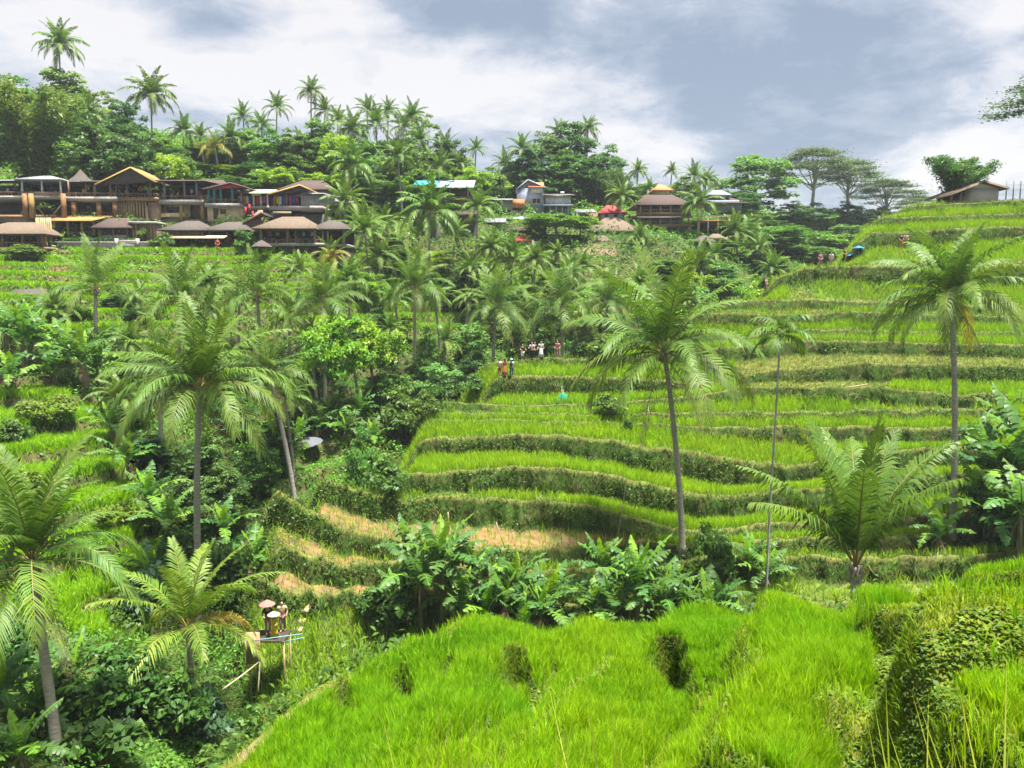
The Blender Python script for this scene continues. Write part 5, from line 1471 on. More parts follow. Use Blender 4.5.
class Bld:
    """a building whose front stands at distance Y; its parts are measured in picture units on that front and metres of depth"""
    def __init__(s, name, label, cat, pxc, pyb, Y, group=None):
        s.c, s.pxc, s.pyb, s.Y = at(pxc, pyb, Y), pxc, pyb, Y
        s.m = (at(pxc + 1, pyb, Y) - s.c).x
        s.root = thing(name, label, cat, s.c, 0, group)

    def xz(s, px, py): return (px - s.pxc) * s.m, at(s.pxc, py, s.Y).z - s.c.z

    def box(s, part, mat, x0, x1, y0, y1, d0, d1, parent=None):
        a, zt = s.xz(x0, y0); b, zb = s.xz(x1, y1)
        return Geo().box(a, b, d0, d1, zb, zt).build(part, M[mat], parent or s.root)

    def posts(s, xs, y0, y1, d, r, mat, part='post'):
        for x in xs:
            a, zt = s.xz(x, y0); _, zb = s.xz(x, y1)
            Geo().box(a - r, a + r, d - r, d + r, zb, zt).build(part, M[mat], s.root)

    def hip(s, mat, x0, x1, ye, yt, d0, d1, r0, r1, part='roof', th=.16):
        a, ze = s.xz(x0, ye); b, zt = s.xz(x1, yt)
        return Geo().hip(a, b, d0, d1, ze, zt, s.xz(r0, 0)[0], s.xz(r1, 0)[0], th).build(part, M[mat], s.root)

    def gable(s, mat, x0, xr, x1, ye, yt, d0, d1, part='roof', th=.16, fill=None, ye1=None):
        """ridge running back from the viewer"""
        a, ze = s.xz(x0, ye); r, zt = s.xz(xr, yt); b, ze1 = s.xz(x1, ye1 or ye)
        g = Geo().slab([(a, d0, ze), (a, d1, ze), (r, d1, zt), (r, d0, zt)], th)
        g.slab([(r, d0, zt), (r, d1, zt), (b, d1, ze1), (b, d0, ze1)], th)
        o = g.build(part, M[mat], s.root)
        if fill:
            k = .94
            Geo().add([(r + (a - r) * k, d0 + .5, ze), (r + (b - r) * k, d0 + .5, ze1), (r, d0 + .5, zt - .1), (r + (a - r) * k, d0 + .7, ze), (r + (b - r) * k, d0 + .7, ze1), (r, d0 + .7, zt - .1)],
                      [(0, 1, 4, 3), (1, 2, 5, 4), (2, 0, 3, 5)], [(0, 1, 2), (5, 4, 3)]).build('gable_wall', M[fill], s.root)
        return o

    def shed(s, mat, x0, x1, ylow, yhigh, d0, d1, part='roof', th=.12):
        """one slope, low at the front"""
        a, zl = s.xz(x0, ylow); b, zh = s.xz(x1, yhigh)
        return Geo().slab([(a, d0, zl), (b, d0, zl), (b, d1, zh), (a, d1, zh)], th).build(part, M[mat], s.root)

    def rail(s, x0, x1, y0, y1, d, mat='wood', n=None):
        a, zt = s.xz(x0, y0); b, zb = s.xz(x1, y1)
        g = Geo().box(a, b, d - .04, d + .04, zt - .08, zt)
        n = n or max(2, int((b - a) / .45))
        for i in range(n + 1):
            x = a + (b - a) * i / n
            g.box(x - .03, x + .03, d - .028, d + .028, zb, zt - .082)
        return g.build('railing', M[mat], s.root)

    def foundation(s, x0, x1, y0, d0, d1, depth=5, mat='darkconc'):
        a, zt = s.xz(x0, y0); b, _ = s.xz(x1, y0)
        return Geo().box(a, b, d0, d1, zt - depth, zt).build('foundation', M[mat], s.root)

    def window(s, x0, x1, y0, y1, d, frame='white', pane='inside'):
        a, zt = s.xz(x0, y0); b, zb = s.xz(x1, y1)
        t = .07
        g = Geo().box(a, b, d - .05, d - .003, zt - t, zt).box(a, b, d - .05, d - .003, zb, zb + t)
        g.box(a, a + t, d - .05, d - .003, zb + t, zt - t).box(b - t, b, d - .05, d - .003, zb + t, zt - t).box((a + b) / 2 - .03, (a + b) / 2 + .03, d - .05, d - .003, zb + t, zt - t)
        w = g.build('window', M[frame], s.root)
        Geo().box(a + t, b - t, d - .025, d - .004, zb + t, zt - t).build('pane', M[pane], w)

    def furniture(s, x0, x1, y1, d, n, cols=('white', 'wood', 'redcloth', 'greyblue', 'yellowcloth')):
        """tables seen as small shapes inside an open pavilion"""
        for i in range(n):
            x = x0 + (x1 - x0) * (i + .5) / n + RNG.uniform(-.8, .8)
            a, z = s.xz(x, y1)
            g = Geo().box(a - .45, a + .45, d - .35, d + .35, z + .70, z + .75).box(a - .04, a + .04, d - .04, d + .04, z + .002, z + .699)
            for e in (-1, 1):
                g.box(a + e * .75 - .2, a + e * .75 + .2, d - .2, d + .2, z + .40, z + .45).box(a + e * .93 - .03, a + e * .93 + .03, d - .2, d + .2, z + .452, z + .92).box(a + e * .75 - .18, a + e * .75 - .12, d - .18, d + .18, z + .002, z + .398)
            g.build('dining_set', M[cols[i % len(cols)]], s.root)


gl = 'buildings of the left village'
# low pavilion at the bottom left
b = Bld('pavilion', 'low open pavilion at the far left with hipped reed roof on a dark platform', 'pavilion', 18, 250, 108, gl)
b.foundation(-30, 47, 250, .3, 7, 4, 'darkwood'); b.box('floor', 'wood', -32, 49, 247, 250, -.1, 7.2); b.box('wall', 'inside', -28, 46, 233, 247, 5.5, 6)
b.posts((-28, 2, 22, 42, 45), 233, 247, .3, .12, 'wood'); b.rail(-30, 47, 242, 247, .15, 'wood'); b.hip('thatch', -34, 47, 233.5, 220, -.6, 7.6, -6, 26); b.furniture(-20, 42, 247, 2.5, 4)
# bamboo screen below the beam
b = Bld('bamboo_screen', 'tall screen of upright bamboo poles right of the far left low pavilion', 'screen', 45, 252, 111, gl)
for x in (37.5, 39.5, 41.5, 43.5, 45.5, 47.5, 49.5, 51.5): b.posts([x], 216 + (x % 2), 252, .2 + (x % 3) * .05, .09, 'bamboo', 'pole')
# upper restaurant, two storeys
b = Bld('restaurant', 'two-storey restaurant at the far left, grey tin roof and big orange posts', 'restaurant', 30, 217, 115, gl)
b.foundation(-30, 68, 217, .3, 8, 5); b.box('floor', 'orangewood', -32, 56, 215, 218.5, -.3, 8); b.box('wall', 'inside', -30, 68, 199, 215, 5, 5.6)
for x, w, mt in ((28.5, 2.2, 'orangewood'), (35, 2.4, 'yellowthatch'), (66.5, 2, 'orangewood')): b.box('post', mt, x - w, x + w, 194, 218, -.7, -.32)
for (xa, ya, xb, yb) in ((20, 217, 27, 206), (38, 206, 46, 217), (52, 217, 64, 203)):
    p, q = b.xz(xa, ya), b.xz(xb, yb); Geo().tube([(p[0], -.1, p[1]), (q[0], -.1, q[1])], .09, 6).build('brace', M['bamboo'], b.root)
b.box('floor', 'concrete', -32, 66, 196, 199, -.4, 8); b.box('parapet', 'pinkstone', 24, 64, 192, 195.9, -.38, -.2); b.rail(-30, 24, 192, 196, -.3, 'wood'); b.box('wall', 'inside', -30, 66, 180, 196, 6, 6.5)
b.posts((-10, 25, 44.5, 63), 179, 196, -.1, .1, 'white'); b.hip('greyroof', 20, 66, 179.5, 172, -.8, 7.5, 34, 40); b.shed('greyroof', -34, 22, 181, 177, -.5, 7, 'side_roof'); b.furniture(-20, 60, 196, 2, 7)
# cone roof terrace
b = Bld('restaurant', 'restaurant terrace with a pointed thatch cone roof beside a dark flat roof', 'restaurant', 90, 218, 116, gl)
b.foundation(70, 118, 218, .3, 8, 5, 'pinkstone'); b.box('floor', 'wood', 69, 118, 216, 218.5, -.2, 8); b.box('wall', 'inside', 70, 118, 201, 216, 4.6, 5.2); b.posts((75, 100, 116), 201, 216, 0, .3, 'orangewood'); b.rail(78, 114, 212, 216, .1, 'orangewood')
b.box('floor', 'concrete', 68, 119, 197, 201, -.4, 8); b.rail(70, 117, 193, 197, -.3, 'wood'); b.box('wall', 'inside', 70, 117, 181, 197, 6, 6.4); b.posts((70.5, 88, 97, 112), 181, 197, 0, .09, 'wood')
b.shed('oldthatch', 84, 107, 182, 178, -.6, 7, 'side_roof'); a, z0 = b.xz(76, 181); _, z1 = b.xz(76, 167)
Geo().lathe([(2.1, z0 - .1), (1.9, z0 + .1), (.9, z0 + (z1 - z0) * .45), (.35, z0 + (z1 - z0) * .8), (.02, z1)], 16, (a, 2)).build('roof', M['oldthatch'], b.root); b.furniture(72, 115, 197, 2, 5)
# yellow gable
b = Bld('pavilion', 'open pavilion with a bright yellow straw gable roof above wooden lattice posts', 'pavilion', 134, 219, 116.5, gl)
b.foundation(118, 158, 219, .4, 8, 5, 'pinkstone'); b.box('wall', 'inside', 118, 150, 201, 219, 2.5, 3); b.box('wall', 'pinkstone', 149, 158.5, 202, 220, .0, 3)
b.posts((119, 121.5, 124, 126.5, 129, 131.5, 134, 137, 140, 143, 146), 201, 218, .2, .12, 'bamboo', 'lattice_post'); b.posts((148.5,), 206, 232, -.3, .13, 'bamboo', 'lattice_post'); b.box('beam', 'concrete', 121, 148, 218, 221, -.2, .5)
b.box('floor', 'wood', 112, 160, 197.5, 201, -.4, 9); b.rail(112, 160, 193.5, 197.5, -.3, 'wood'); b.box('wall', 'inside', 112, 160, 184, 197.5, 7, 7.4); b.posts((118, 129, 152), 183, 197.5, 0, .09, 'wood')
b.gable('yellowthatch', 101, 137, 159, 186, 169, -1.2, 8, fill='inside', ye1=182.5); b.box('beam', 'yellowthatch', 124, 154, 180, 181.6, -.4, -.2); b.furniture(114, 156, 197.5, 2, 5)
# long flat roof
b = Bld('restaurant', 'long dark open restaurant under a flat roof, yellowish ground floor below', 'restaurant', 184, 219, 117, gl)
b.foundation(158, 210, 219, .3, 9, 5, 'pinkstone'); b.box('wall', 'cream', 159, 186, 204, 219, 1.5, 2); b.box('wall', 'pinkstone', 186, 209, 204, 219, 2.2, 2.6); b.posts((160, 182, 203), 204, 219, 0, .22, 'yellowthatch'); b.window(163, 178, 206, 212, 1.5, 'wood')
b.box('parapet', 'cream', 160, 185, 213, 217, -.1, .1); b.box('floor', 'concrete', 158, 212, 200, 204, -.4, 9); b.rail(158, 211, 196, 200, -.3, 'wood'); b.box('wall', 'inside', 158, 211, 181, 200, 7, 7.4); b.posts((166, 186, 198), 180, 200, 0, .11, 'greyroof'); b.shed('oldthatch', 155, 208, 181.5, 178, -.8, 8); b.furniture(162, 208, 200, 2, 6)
# reddish roof behind
b = Bld('house', 'house with a long faded brown tiled roof behind the flat-roofed restaurant', 'house', 206, 192, 124, gl)
b.foundation(188, 226, 192, .3, 6, 4); b.box('wall', 'pinkstone', 190, 224, 186, 192, .3, 5.8); b.hip('browntile', 186, 228, 187, 177, -.4, 6.5, 196, 216)
# teal pavilion
b = Bld('pavilion', 'small tiled gable pavilion with teal posts above a yellow house front', 'pavilion', 224, 221, 116, gl)
b.foundation(207, 241, 221, .3, 7, 5); b.box('wall', 'cream', 207, 240, 207, 221, .3, 6); b.box('doorway', 'inside', 213, 218, 208, 219, .24, .297); b.window(220, 226, 209, 214, .3, 'wood')
b.box('floor', 'concrete', 206, 241, 203.5, 207, -.3, 6.5); b.rail(208, 240, 199.5, 203.5, -.2, 'wood'); b.box('wall', 'inside', 208, 240, 187, 203.5, 5, 5.4); b.posts((210, 215.5, 222, 233.5), 187, 203.5, 0, .13, 'tealpaint')
b.gable('browntile', 205, 233, 247, 190, 183.5, -.6, 6, fill='redtile', ye1=187.5); b.furniture(211, 238, 203.5, 2, 3)
# clothes stalls
b = Bld('shop', 'souvenir shop with white tin roof and clothes hung along its front', 'shop', 256, 212, 118, gl)
b.foundation(240, 270, 212, .3, 6, 5); b.box('floor', 'concrete', 240, 270, 206, 209, -.3, 6); b.box('wall', 'inside', 241, 269, 192, 206, 4.5, 5); b.posts((242, 254, 268), 192, 206, 0, .09, 'white'); b.shed('straw', 237, 270, 194, 185, -.8, 6)
for x, mt in ((244, 'yellowcloth'), (247, 'white'), (250, 'bluecloth'), (253.5, 'yellowcloth'), (257, 'redcloth'), (260.5, 'white'), (264, 'pinkcloth')): b.box('hanging_cloth', mt, x - 1.2, x + 1.2, 195.5, 203 + (x % 3), .3, .36)
b = Bld('shop', 'souvenir shop with orange straw roof, clothes in front and grey wall at its right', 'shop', 294, 212, 117, gl)
b.foundation(272, 323, 214, .3, 6, 5); b.box('floor', 'concrete', 270, 323, 206, 210, -.3, 6); b.box('wall', 'inside', 272, 301, 194, 206, 4.5, 5); b.box('wall', 'concrete', 301, 322, 194, 211, .1, 5); b.posts((275, 287), 193, 206, 0, .09, 'wood'); b.gable('yellowthatch', 271, 302, 313, 195, 186, -.8, 5.5, fill='inside', ye1=191); b.shed('greyroof', 303, 324, 194, 191.5, -.4, 5, 'side_roof')
for x, mt in ((274, 'redcloth'), (277, 'yellowcloth'), (280, 'white'), (283.5, 'bluecloth'), (286.5, 'redcloth'), (290, 'pinkcloth'), (293.5, 'bluecloth'), (297, 'redcloth')): b.box('hanging_cloth', mt, x - 1.2, x + 1.2, 196, 203 + (x % 3), .3, .36)
b.box('counter', 'straw', 274, 292, 212, 214, -.6, .0)
# big brown house
b = Bld('house', 'big house with a long dark brown roof behind the clothes shops', 'house', 310, 212, 123, gl)
b.foundation(284, 335, 212, .3, 8, 5); b.box('wall', 'concrete', 286, 333, 189, 212, .3, 7.5); b.hip('browntile', 279, 336, 189.5, 177, -.7, 8.2, 297, 318); b.window(322, 330, 196, 203, .3, 'wood'); b.box('awning', 'darkconc', 318, 345, 205, 207, -1.2, .28); b.box('porch', 'white', 334, 350, 196, 208, .5, 5)
# stairs with red mats
b = Bld('staircase', 'steep stairway with red banners between the village tiers', 'staircase', 247, 226, 113.5, gl)
for i in range(9): b.box('step', 'pinkstone', 241 + i * 1.4, 246 + i * 1.4, 225 - i * 2.1, 228, .2 + i * .3, .5 + i * .3)
for x, y in ((246, 207), (250, 204), (253, 211)): b.box('banner', 'redcloth', x - .9, x + .9, y, y + 8, .05, .1)
b.gable('browntile', 243, 262, 268, 224, 213, -.2, 2.5, ye1=216)
# front restaurant
b = Bld('restaurant', 'front restaurant with a broad thatched hip roof and diners, largest of its row', 'restaurant', 290, 247, 110, gl)
b.foundation(258, 322, 246, .3, 9, 4); b.box('floor', 'concrete', 257, 323, 243, 246, -.3, 9); b.box('wall', 'inside', 259, 321, 228, 243, 7, 7.5); b.posts((261.5, 288, 315), 228, 243, .1, .16, 'pinkstone'); b.rail(259, 321, 239.5, 243, -.1, 'wood'); b.hip('thatch', 254, 318, 228.5, 214, -1, 9, 275, 297); b.furniture(262, 318, 243, 2.5, 8); b.box('hanging_cloth', 'orangewood', 286, 290, 232, 240, .3, .36)
b = Bld('pavilion', 'pavilion with grey thatch joined to the right of the front restaurant', 'pavilion', 332, 247, 111.5, gl)
b.foundation(320, 347, 247, .3, 7, 4); b.box('floor', 'concrete', 319, 348, 244, 247, -.3, 7); b.box('wall', 'inside', 321, 346, 229, 244, 5.5, 6); b.posts((323, 328, 344), 229, 244, .1, .12, 'straw'); b.hip('oldthatch', 312, 350, 229, 218, -.8, 7.5, 324, 334)
b = Bld('pavilion', 'thatched pavilion left in the front row with a long pale awning below it', 'pavilion', 186, 244, 111, gl)
b.foundation(164, 206, 243, .3, 8, 4); b.box('wall', 'wood', 166, 204, 230, 243, 4, 4.5); b.box('wall', 'pinkstone', 166, 200, 230, 236, .3, .6); b.posts((167, 185, 203), 230, 243, .0, .1, 'wood'); b.hip('oldthatch', 160, 208, 230, 218.5, -.8, 8, 176, 190); b.shed('straw', 174, 228, 239, 236, -1.6, .0, 'awning'); b.furniture(170, 202, 243, 2, 3)
b = Bld('pavilion', 'thatched pavilion second from left in the front row, beside the front restaurant', 'pavilion', 228, 244, 111.5, gl)
b.foundation(208, 248, 243, .3, 8, 4); b.box('wall', 'wood', 209, 246, 230, 243, 4, 4.5); b.posts((210, 228, 245), 230, 243, 0, .1, 'wood'); b.hip('oldthatch', 203, 251, 230, 219.5, -.8, 8, 219, 236); b.rail(209, 246, 239, 243, .1, 'orangewood'); b.furniture(212, 244, 243, 2, 4)
b = Bld('sun_umbrella', 'small grey thatched sunshade in front of the front restaurant', 'sun umbrella', 262, 250, 107.5)
b.posts((262,), 243, 251, 0, .06, 'wood', 'pole'); a, z = b.xz(262, 247); _, z1 = b.xz(262, 240); Geo().lathe([(1.45, z), (1.4, z + .08), (.7, z + (z1 - z) * .62), (.03, z1)], 14, (0, 0)).build('canopy', M['oldthatch'], b.root)
b = Bld('balustrade', 'pale concrete balustrade with square posts on the lawn edge below the yellow gable', 'balustrade', 128, 249, 110)
b.box('rail', 'concrete', 116, 139, 240, 242, -.1, .1); b.posts((117, 138), 238.5, 249, 0, .2, 'concrete'); b.box('panel', 'concrete', 118.6, 136.4, 244, 248, -.05, .05)
b = Bld('hedge', 'clipped green hedge shelf below the left restaurants', 'hedge', 85, 244, 111.5)
rg = np.random.default_rng(9); P = rg.uniform((-5, 0, -.3), (7, 1.4, .9), (5000, 3)); leaf_quads(P, .22, rg, np.array((.05, .11, .02)) * (.6 + rg.random((5000, 1)))).build('foliage', M['leaf'], b.root); b.box('planter', 'darkconc', 54, 134, 246, 250, .1, 1.3)
b = Bld('ruined_shed', 'low dark shed with sagging reed roof on the far left slope', 'shed', 14, 312, 88)
b.box('wall', 'darkwood', 0, 28, 298, 313, .3, 3.5); b.shed('oldthatch', -4, 34, 304, 290, -.5, 3.8)

# the tier between the upper restaurants and the front row
b = Bld('shelter', 'open shelter with a long tan reed awning below the far left restaurant', 'shelter', 74, 236, 113.2, gl)
b.foundation(53, 96, 236, .2, 3, 4); b.box('wall', 'inside', 54, 95, 222, 236, 2, 2.4); b.posts((55, 68, 82, 94), 219, 236, .1, .1, 'bamboo'); b.shed('yellowthatch', 51, 97, 221.5, 216, -1.1, 2.6, 'awning'); b.rail(54, 95, 232, 236, .1, 'wood')
b = Bld('house', 'low house with a brown hip roof below the yellow gable pavilion', 'house', 112, 240, 112.6, gl)
b.foundation(96, 130, 240, .2, 4, 4); b.box('wall', 'inside', 98, 128, 227, 240, .8, 3.6); b.posts((99, 113, 127), 227, 240, .2, .1, 'wood'); b.hip('browntile', 93, 133, 227.5, 217, -.6, 4.6, 103, 122); b.box('parapet', 'concrete', 98, 128, 235, 239, .1, .25)
b = Bld('house', 'small flat concrete room with planks leaning on it below the lattice posts', 'house', 144, 240, 113, gl)
b.box('wall', 'pinkstone', 132, 157, 224, 244, .2, 3.4); b.box('roof', 'concrete', 130, 158, 221.5, 224, -.4, 3.6); b.box('doorway', 'inside', 140, 146, 229, 242, .13, .197); b.posts((134, 137, 152, 155), 224, 244, -.1, .07, 'bamboo', 'plank')
b = Bld('terrace_wall', 'grey stone terrace wall with plants on top below the left restaurants', 'wall', 110, 252, 109.6, gl)
b.box('wall', 'darkconc', 52, 165, 243, 256, .4, 1.2); b.box('coping', 'concrete', 51, 166, 241.5, 242.9, .3, 1.3)

gm = 'houses of the middle village'
b = Bld('house', 'house under teal and grey-blue tarpaulin roofs', 'house', 444, 206, 134, gm)
b.foundation(416, 474, 206, .3, 7, 6); b.box('wall', 'pinkstone', 420, 470, 196, 206, .3, 6); b.box('wall', 'inside', 448, 470, 188, 196, 1, 5); b.shed('bluetarp', 432, 474, 188, 176, -.8, 6); b.shed('tealtarp', 414, 437, 186, 178, -.9, 4, 'tarpaulin'); b.posts((418, 430, 450, 468), 187, 206, 0, .09, 'bamboo'); b.box('shelf', 'straw', 446, 470, 199, 200.5, -.4, .2)
b = Bld('house', 'block-like grey house with an orange tile patch on its tower and a white wing', 'house', 544, 214, 150, gm)
b.foundation(516, 574, 214, .3, 8, 6); b.box('tower', 'greyblue', 517, 544, 188, 214, .1, 6); b.gable('greyroof', 516, 528, 545, 190, 180, -.1, 6.2, fill='greyblue', ye1=187.5); b.shed('orangetile', 528, 544, 187.4, 181, -.35, 2.5, 'tiled_roof', .1); b.box('wall', 'white', 531.5, 542.5, 187.8, 193, -.04, .09); b.window(532, 541, 198, 204, .1)
b.box('wall', 'white', 545, 571, 194, 205, .6, 7); b.shed('oldthatch', 543, 575, 195.5, 190, -.4, 7); b.box('wall', 'greyblue', 545, 571, 206.5, 214, 1.2, 7); b.box('awning', 'greyblue', 543, 573, 205, 206.4, -.8, 1.1); b.posts((550, 556, 562, 568), 206.5, 214, -.5, .07, 'white'); b.box('satellite_dish', 'white', 561, 565, 190, 192, 2.5, 2.9)
b = Bld('house', 'low grey-roofed house with an orange painted wall left of the block house', 'house', 506, 210, 147, gm)
b.foundation(486, 524, 210, .3, 6, 5); b.box('wall', 'concrete', 488, 512, 200, 210, .4, 5); b.box('wall', 'orangewall', 512.2, 524.5, 199, 207.5, .1, 4); b.shed('greyroof', 485, 513, 200, 196, -.5, 5.2); b.window(492, 500, 203, 206, .4, 'wood')
b = Bld('house', 'small white house with a red tin roof beside the thatched dome', 'house', 612, 222, 150, gm)
b.foundation(600, 626, 222, .3, 6, 5); b.box('wall', 'white', 602, 624, 212, 222, .3, 5.5); b.hip('redtile', 598, 627, 213, 203.5, -.6, 6.2, 608, 615); b.window(605, 608, 214, 218, .3, 'wood'); b.window(614, 618, 214, 218, .3, 'wood'); b.box('wall', 'wood', 590, 601, 213, 222, .6, 4)
b = Bld('pavilion', 'wide low thatched dome roof on dark posts, below the red-roofed house', 'pavilion', 614, 238, 143, gm)
b.foundation(592, 638, 238, .3, 9, 5); b.box('wall', 'inside', 594, 636, 229, 238, 5, 5.5); b.posts((594, 604, 614, 624, 635), 229, 238, .2, .11, 'wood'); b.hip('thatch', 587, 641, 230.5, 215, -1, 9.5, 608, 620, th=.35)
b = Bld('restaurant', 'brown three-storey wooden restaurant with open galleries and a big tiled roof', 'restaurant', 664, 234, 148, gm)
b.foundation(638, 690, 234, .3, 9, 6, 'pinkstone'); b.box('wall', 'pinkstone', 640, 652, 227, 234, .2, 7); b.box('wall', 'inside', 652, 688, 227, 234, 3, 3.5)
for y0 in (224, 212.5): b.box('floor', 'wood', 638, 690, y0, y0 + 3, -.4, 8.5)
for y0 in (214, 203): b.box('wall', 'inside', 641, 688, y0, y0 + 11, 5.5, 6)
for y0, y1 in ((215.5, 224), (204.5, 212.5)):
    b.posts((640, 650, 660, 670, 680, 688), y0, y1, -.1, .11, 'straw')
b.rail(638, 689, 221, 224, -.3, 'straw'); b.rail(638, 689, 209.5, 212.5, -.3, 'straw'); b.shed('oldthatch', 636, 691, 218.5, 215.5, -1.3, .1, 'eave_roof'); b.hip('browntile', 634, 692, 205, 192, -1, 9.5, 648, 676)
b.posts((655, 666, 678, 688), 227, 234, -.1, .12, 'bamboo')
b = Bld('house', 'orange tiled roof peeking above the three-storey restaurant', 'house', 662, 194, 162, gm)
b.foundation(655, 671, 194, .3, 5, 5); b.box('wall', 'cream', 656, 670, 189, 194, .3, 4.5); b.hip('orangetile', 652.5, 673, 190, 183, -.5, 5, 660, 664)
b = Bld('house', 'grey house with tiered dark roofs right of the three-storey restaurant', 'house', 726, 212, 172, gm)
b.foundation(706, 744, 212, .3, 8, 6); b.box('wall', 'greyblue', 708, 742, 200, 212, .3, 7); b.hip('browntile', 702, 748, 203, 196, -.8, 8, 714, 736); b.box('wall', 'white', 712, 728, 193, 196.5, 2, 5); b.hip('greyroof', 709, 733, 194, 188, 1, 6.5, 717, 725, 'upper_roof')
b = Bld('viewing_deck', 'open viewing deck on thin stilts right of the three-storey restaurant', 'deck', 712, 236, 142, gm)
b.box('floor', 'wood', 698, 730, 220, 221.5, 0, 4); b.posts((699, 708, 718, 729), 216, 238, .2, .09, 'straw', 'stilt'); b.rail(698, 730, 216, 219.9, .1, 'straw')
for lab, x, yb, Y, mt in (('small pale thatched hut under the wide dome roof', 603, 246, 138, 'thatch'), ('second small thatched hut right of the pale one under the dome', 616, 250, 137, 'oldthatch'), ('brown thatched hut below the viewing deck', 706, 246, 135, 'oldthatch'), ('light brown hut with steep roof right below the viewing deck', 718, 244, 136, 'thatch')):
    b = Bld('hut', lab, 'hut', x, yb, Y, 'small huts'); b.foundation(x - 8, x + 8, yb, .2, 3.5, 3); b.box('wall', 'wood', x - 7, x + 7, yb - 5, yb, .3, 3.3); b.hip(mt, x - 10, x + 10, yb - 4.5, yb - 11, -.5, 4, x - 3, x + 3); b.box('doorway', 'inside', x - 2, x + 2, yb - 4.6, yb, .24, .297)
b = Bld('hut', 'little white hut with a red tiled roof under the grey roofs', 'hut', 524, 248, 132, 'small huts')
b.foundation(514, 540, 248, .2, 4, 3); b.box('wall', 'white', 518, 530, 240, 248, .3, 3.5); b.hip('redtile', 512, 532, 240.5, 235, -.4, 4, 519, 525); b.box('wall', 'white', 532.5, 540, 241, 248, .5, 3); b.box('doorway', 'inside', 530.1, 532.4, 240, 248, .5, .8)
for lab, x0, x1, ye, yt, yb, Y, mt, wm in (('grey-roofed shack highest in the cluster left of the flat-topped tree', 500, 528, 219, 213, 227, 144, 'greyroof', 'darkconc'), ('dark-roofed shack in the middle of the cluster left of the flat-topped tree', 520, 548, 224, 218, 232, 141, 'oldthatch', 'darkconc'), ('rusty-roofed shack lowest in the cluster left of the flat-topped tree', 506, 532, 230, 224, 238, 137, 'browntile', 'pinkstone'),
                                   ('shack with a pale wall at the left of the roof cluster', 484, 506, 222, 216, 231, 138, 'greyroof', 'cream'), ('brown shed in front of the tarpaulin-roofed house', 412, 440, 214, 207, 222, 126, 'oldthatch', 'pinkstone'), ('long brown shed right below the tarpaulin roofs', 446, 478, 214, 208, 223, 130, 'browntile', 'pinkstone'),
                                   ('white-walled shack beyond the block house and red-roofed house', 576, 596, 212, 207, 220, 152, 'greyroof', 'white')):
    b = Bld('shack', lab, 'shack', (x0 + x1) / 2, yb, Y, 'shacks of the middle village'); b.foundation(x0 + 1, x1 - 1, yb, .3, 5, 5); b.box('wall', wm, x0 + 2, x1 - 2, ye, yb, .4, 4.6); b.shed(mt, x0, x1, ye + .5, yt, -.6, 5); b.box('doorway', 'inside', (x0 + x1) / 2 - 2, (x0 + x1) / 2 + 2, yb - 6.5, yb - .2, .33, .396); b.window(x0 + 4, x0 + 8, ye + 2, ye + 5, .4, 'wood')

# the hut on the hilltop
b = Bld('hut', 'thatched hut with pale woven walls on top of the terraced hill', 'hut', 980, 204, 97.5)
M['paleweave'] = solid('pale_weave', (.50, .45, .38), .9, .1, 5, stretch=(3, 3, .6))
b.box('wall', 'paleweave', 970, 998, 188, 206, 0, 4.2)
a, z = b.xz(970, 188.2); c, z2 = b.xz(998, 188.2); r, zt = b.xz(979, 183.3)
Geo().add([(a, 0, z), (c, 0, z), (r, 0, zt), (a, .12, z), (c, .12, z), (r, .12, zt)], [(0, 1, 4, 3), (1, 2, 5, 4), (2, 0, 3, 5)], [(0, 1, 2), (5, 4, 3)]).build('gable_wall', M['paleweave'], b.root)
b.gable('thatch', 946.5, 979, 1004, 196, 183, -.9, 5, ye1=190, th=.22); b.posts((952, 961), 193, 207, .2, .1, 'wood'); b.box('bench', 'straw', 955, 967, 200, 201, .4, 1.2); b.box('wall', 'inside', 953, 969.6, 192, 206, 3.5, 3.9)
b = Bld('fence', 'thin wire fence with bare posts beside the hilltop hut', 'fence', 1012, 196, 101)
b.posts((1006, 1013, 1020, 1027), 181, 200, 0, .05, 'greyroof'); g = Geo()
for y in (185, 190): a, z = b.xz(1006, y); c, _ = b.xz(1027, y); g.tube([(a, 0, z), (c, 0, z)], .02, 4)
g.build('wire', M['greyroof'], b.root)

# ------------------------------------------------------------------ people


def skin(name, verts, edges, radii, mat, parent=None, sub=1):
    me = bpy.data.meshes.new(name); me.from_pydata(verts, edges, [])
    o = bpy.data.objects.new(name, me); COL.objects.link(o)
    o.modifiers.new('skin', 'SKIN'); s = o.modifiers.new('sub', 'SUBSURF'); s.levels = sub
    for i, r in enumerate(radii):
        v = me.skin_vertices[0].data[i]; v.radius = r if isinstance(r, tuple) else (r, r); v.use_root = i == 0
    dg = bpy.context.evaluated_depsgraph_get(); dg.update()
    m2 = bpy.data.meshes.new_from_object(o.evaluated_get(dg))
    bpy.data.objects.remove(o); bpy.data.meshes.remove(me)
    m2.name = name; m2.materials.clear(); m2.materials.append(mat)
    for p in m2.polygons: p.use_smooth = True
    return link(name, m2, parent)


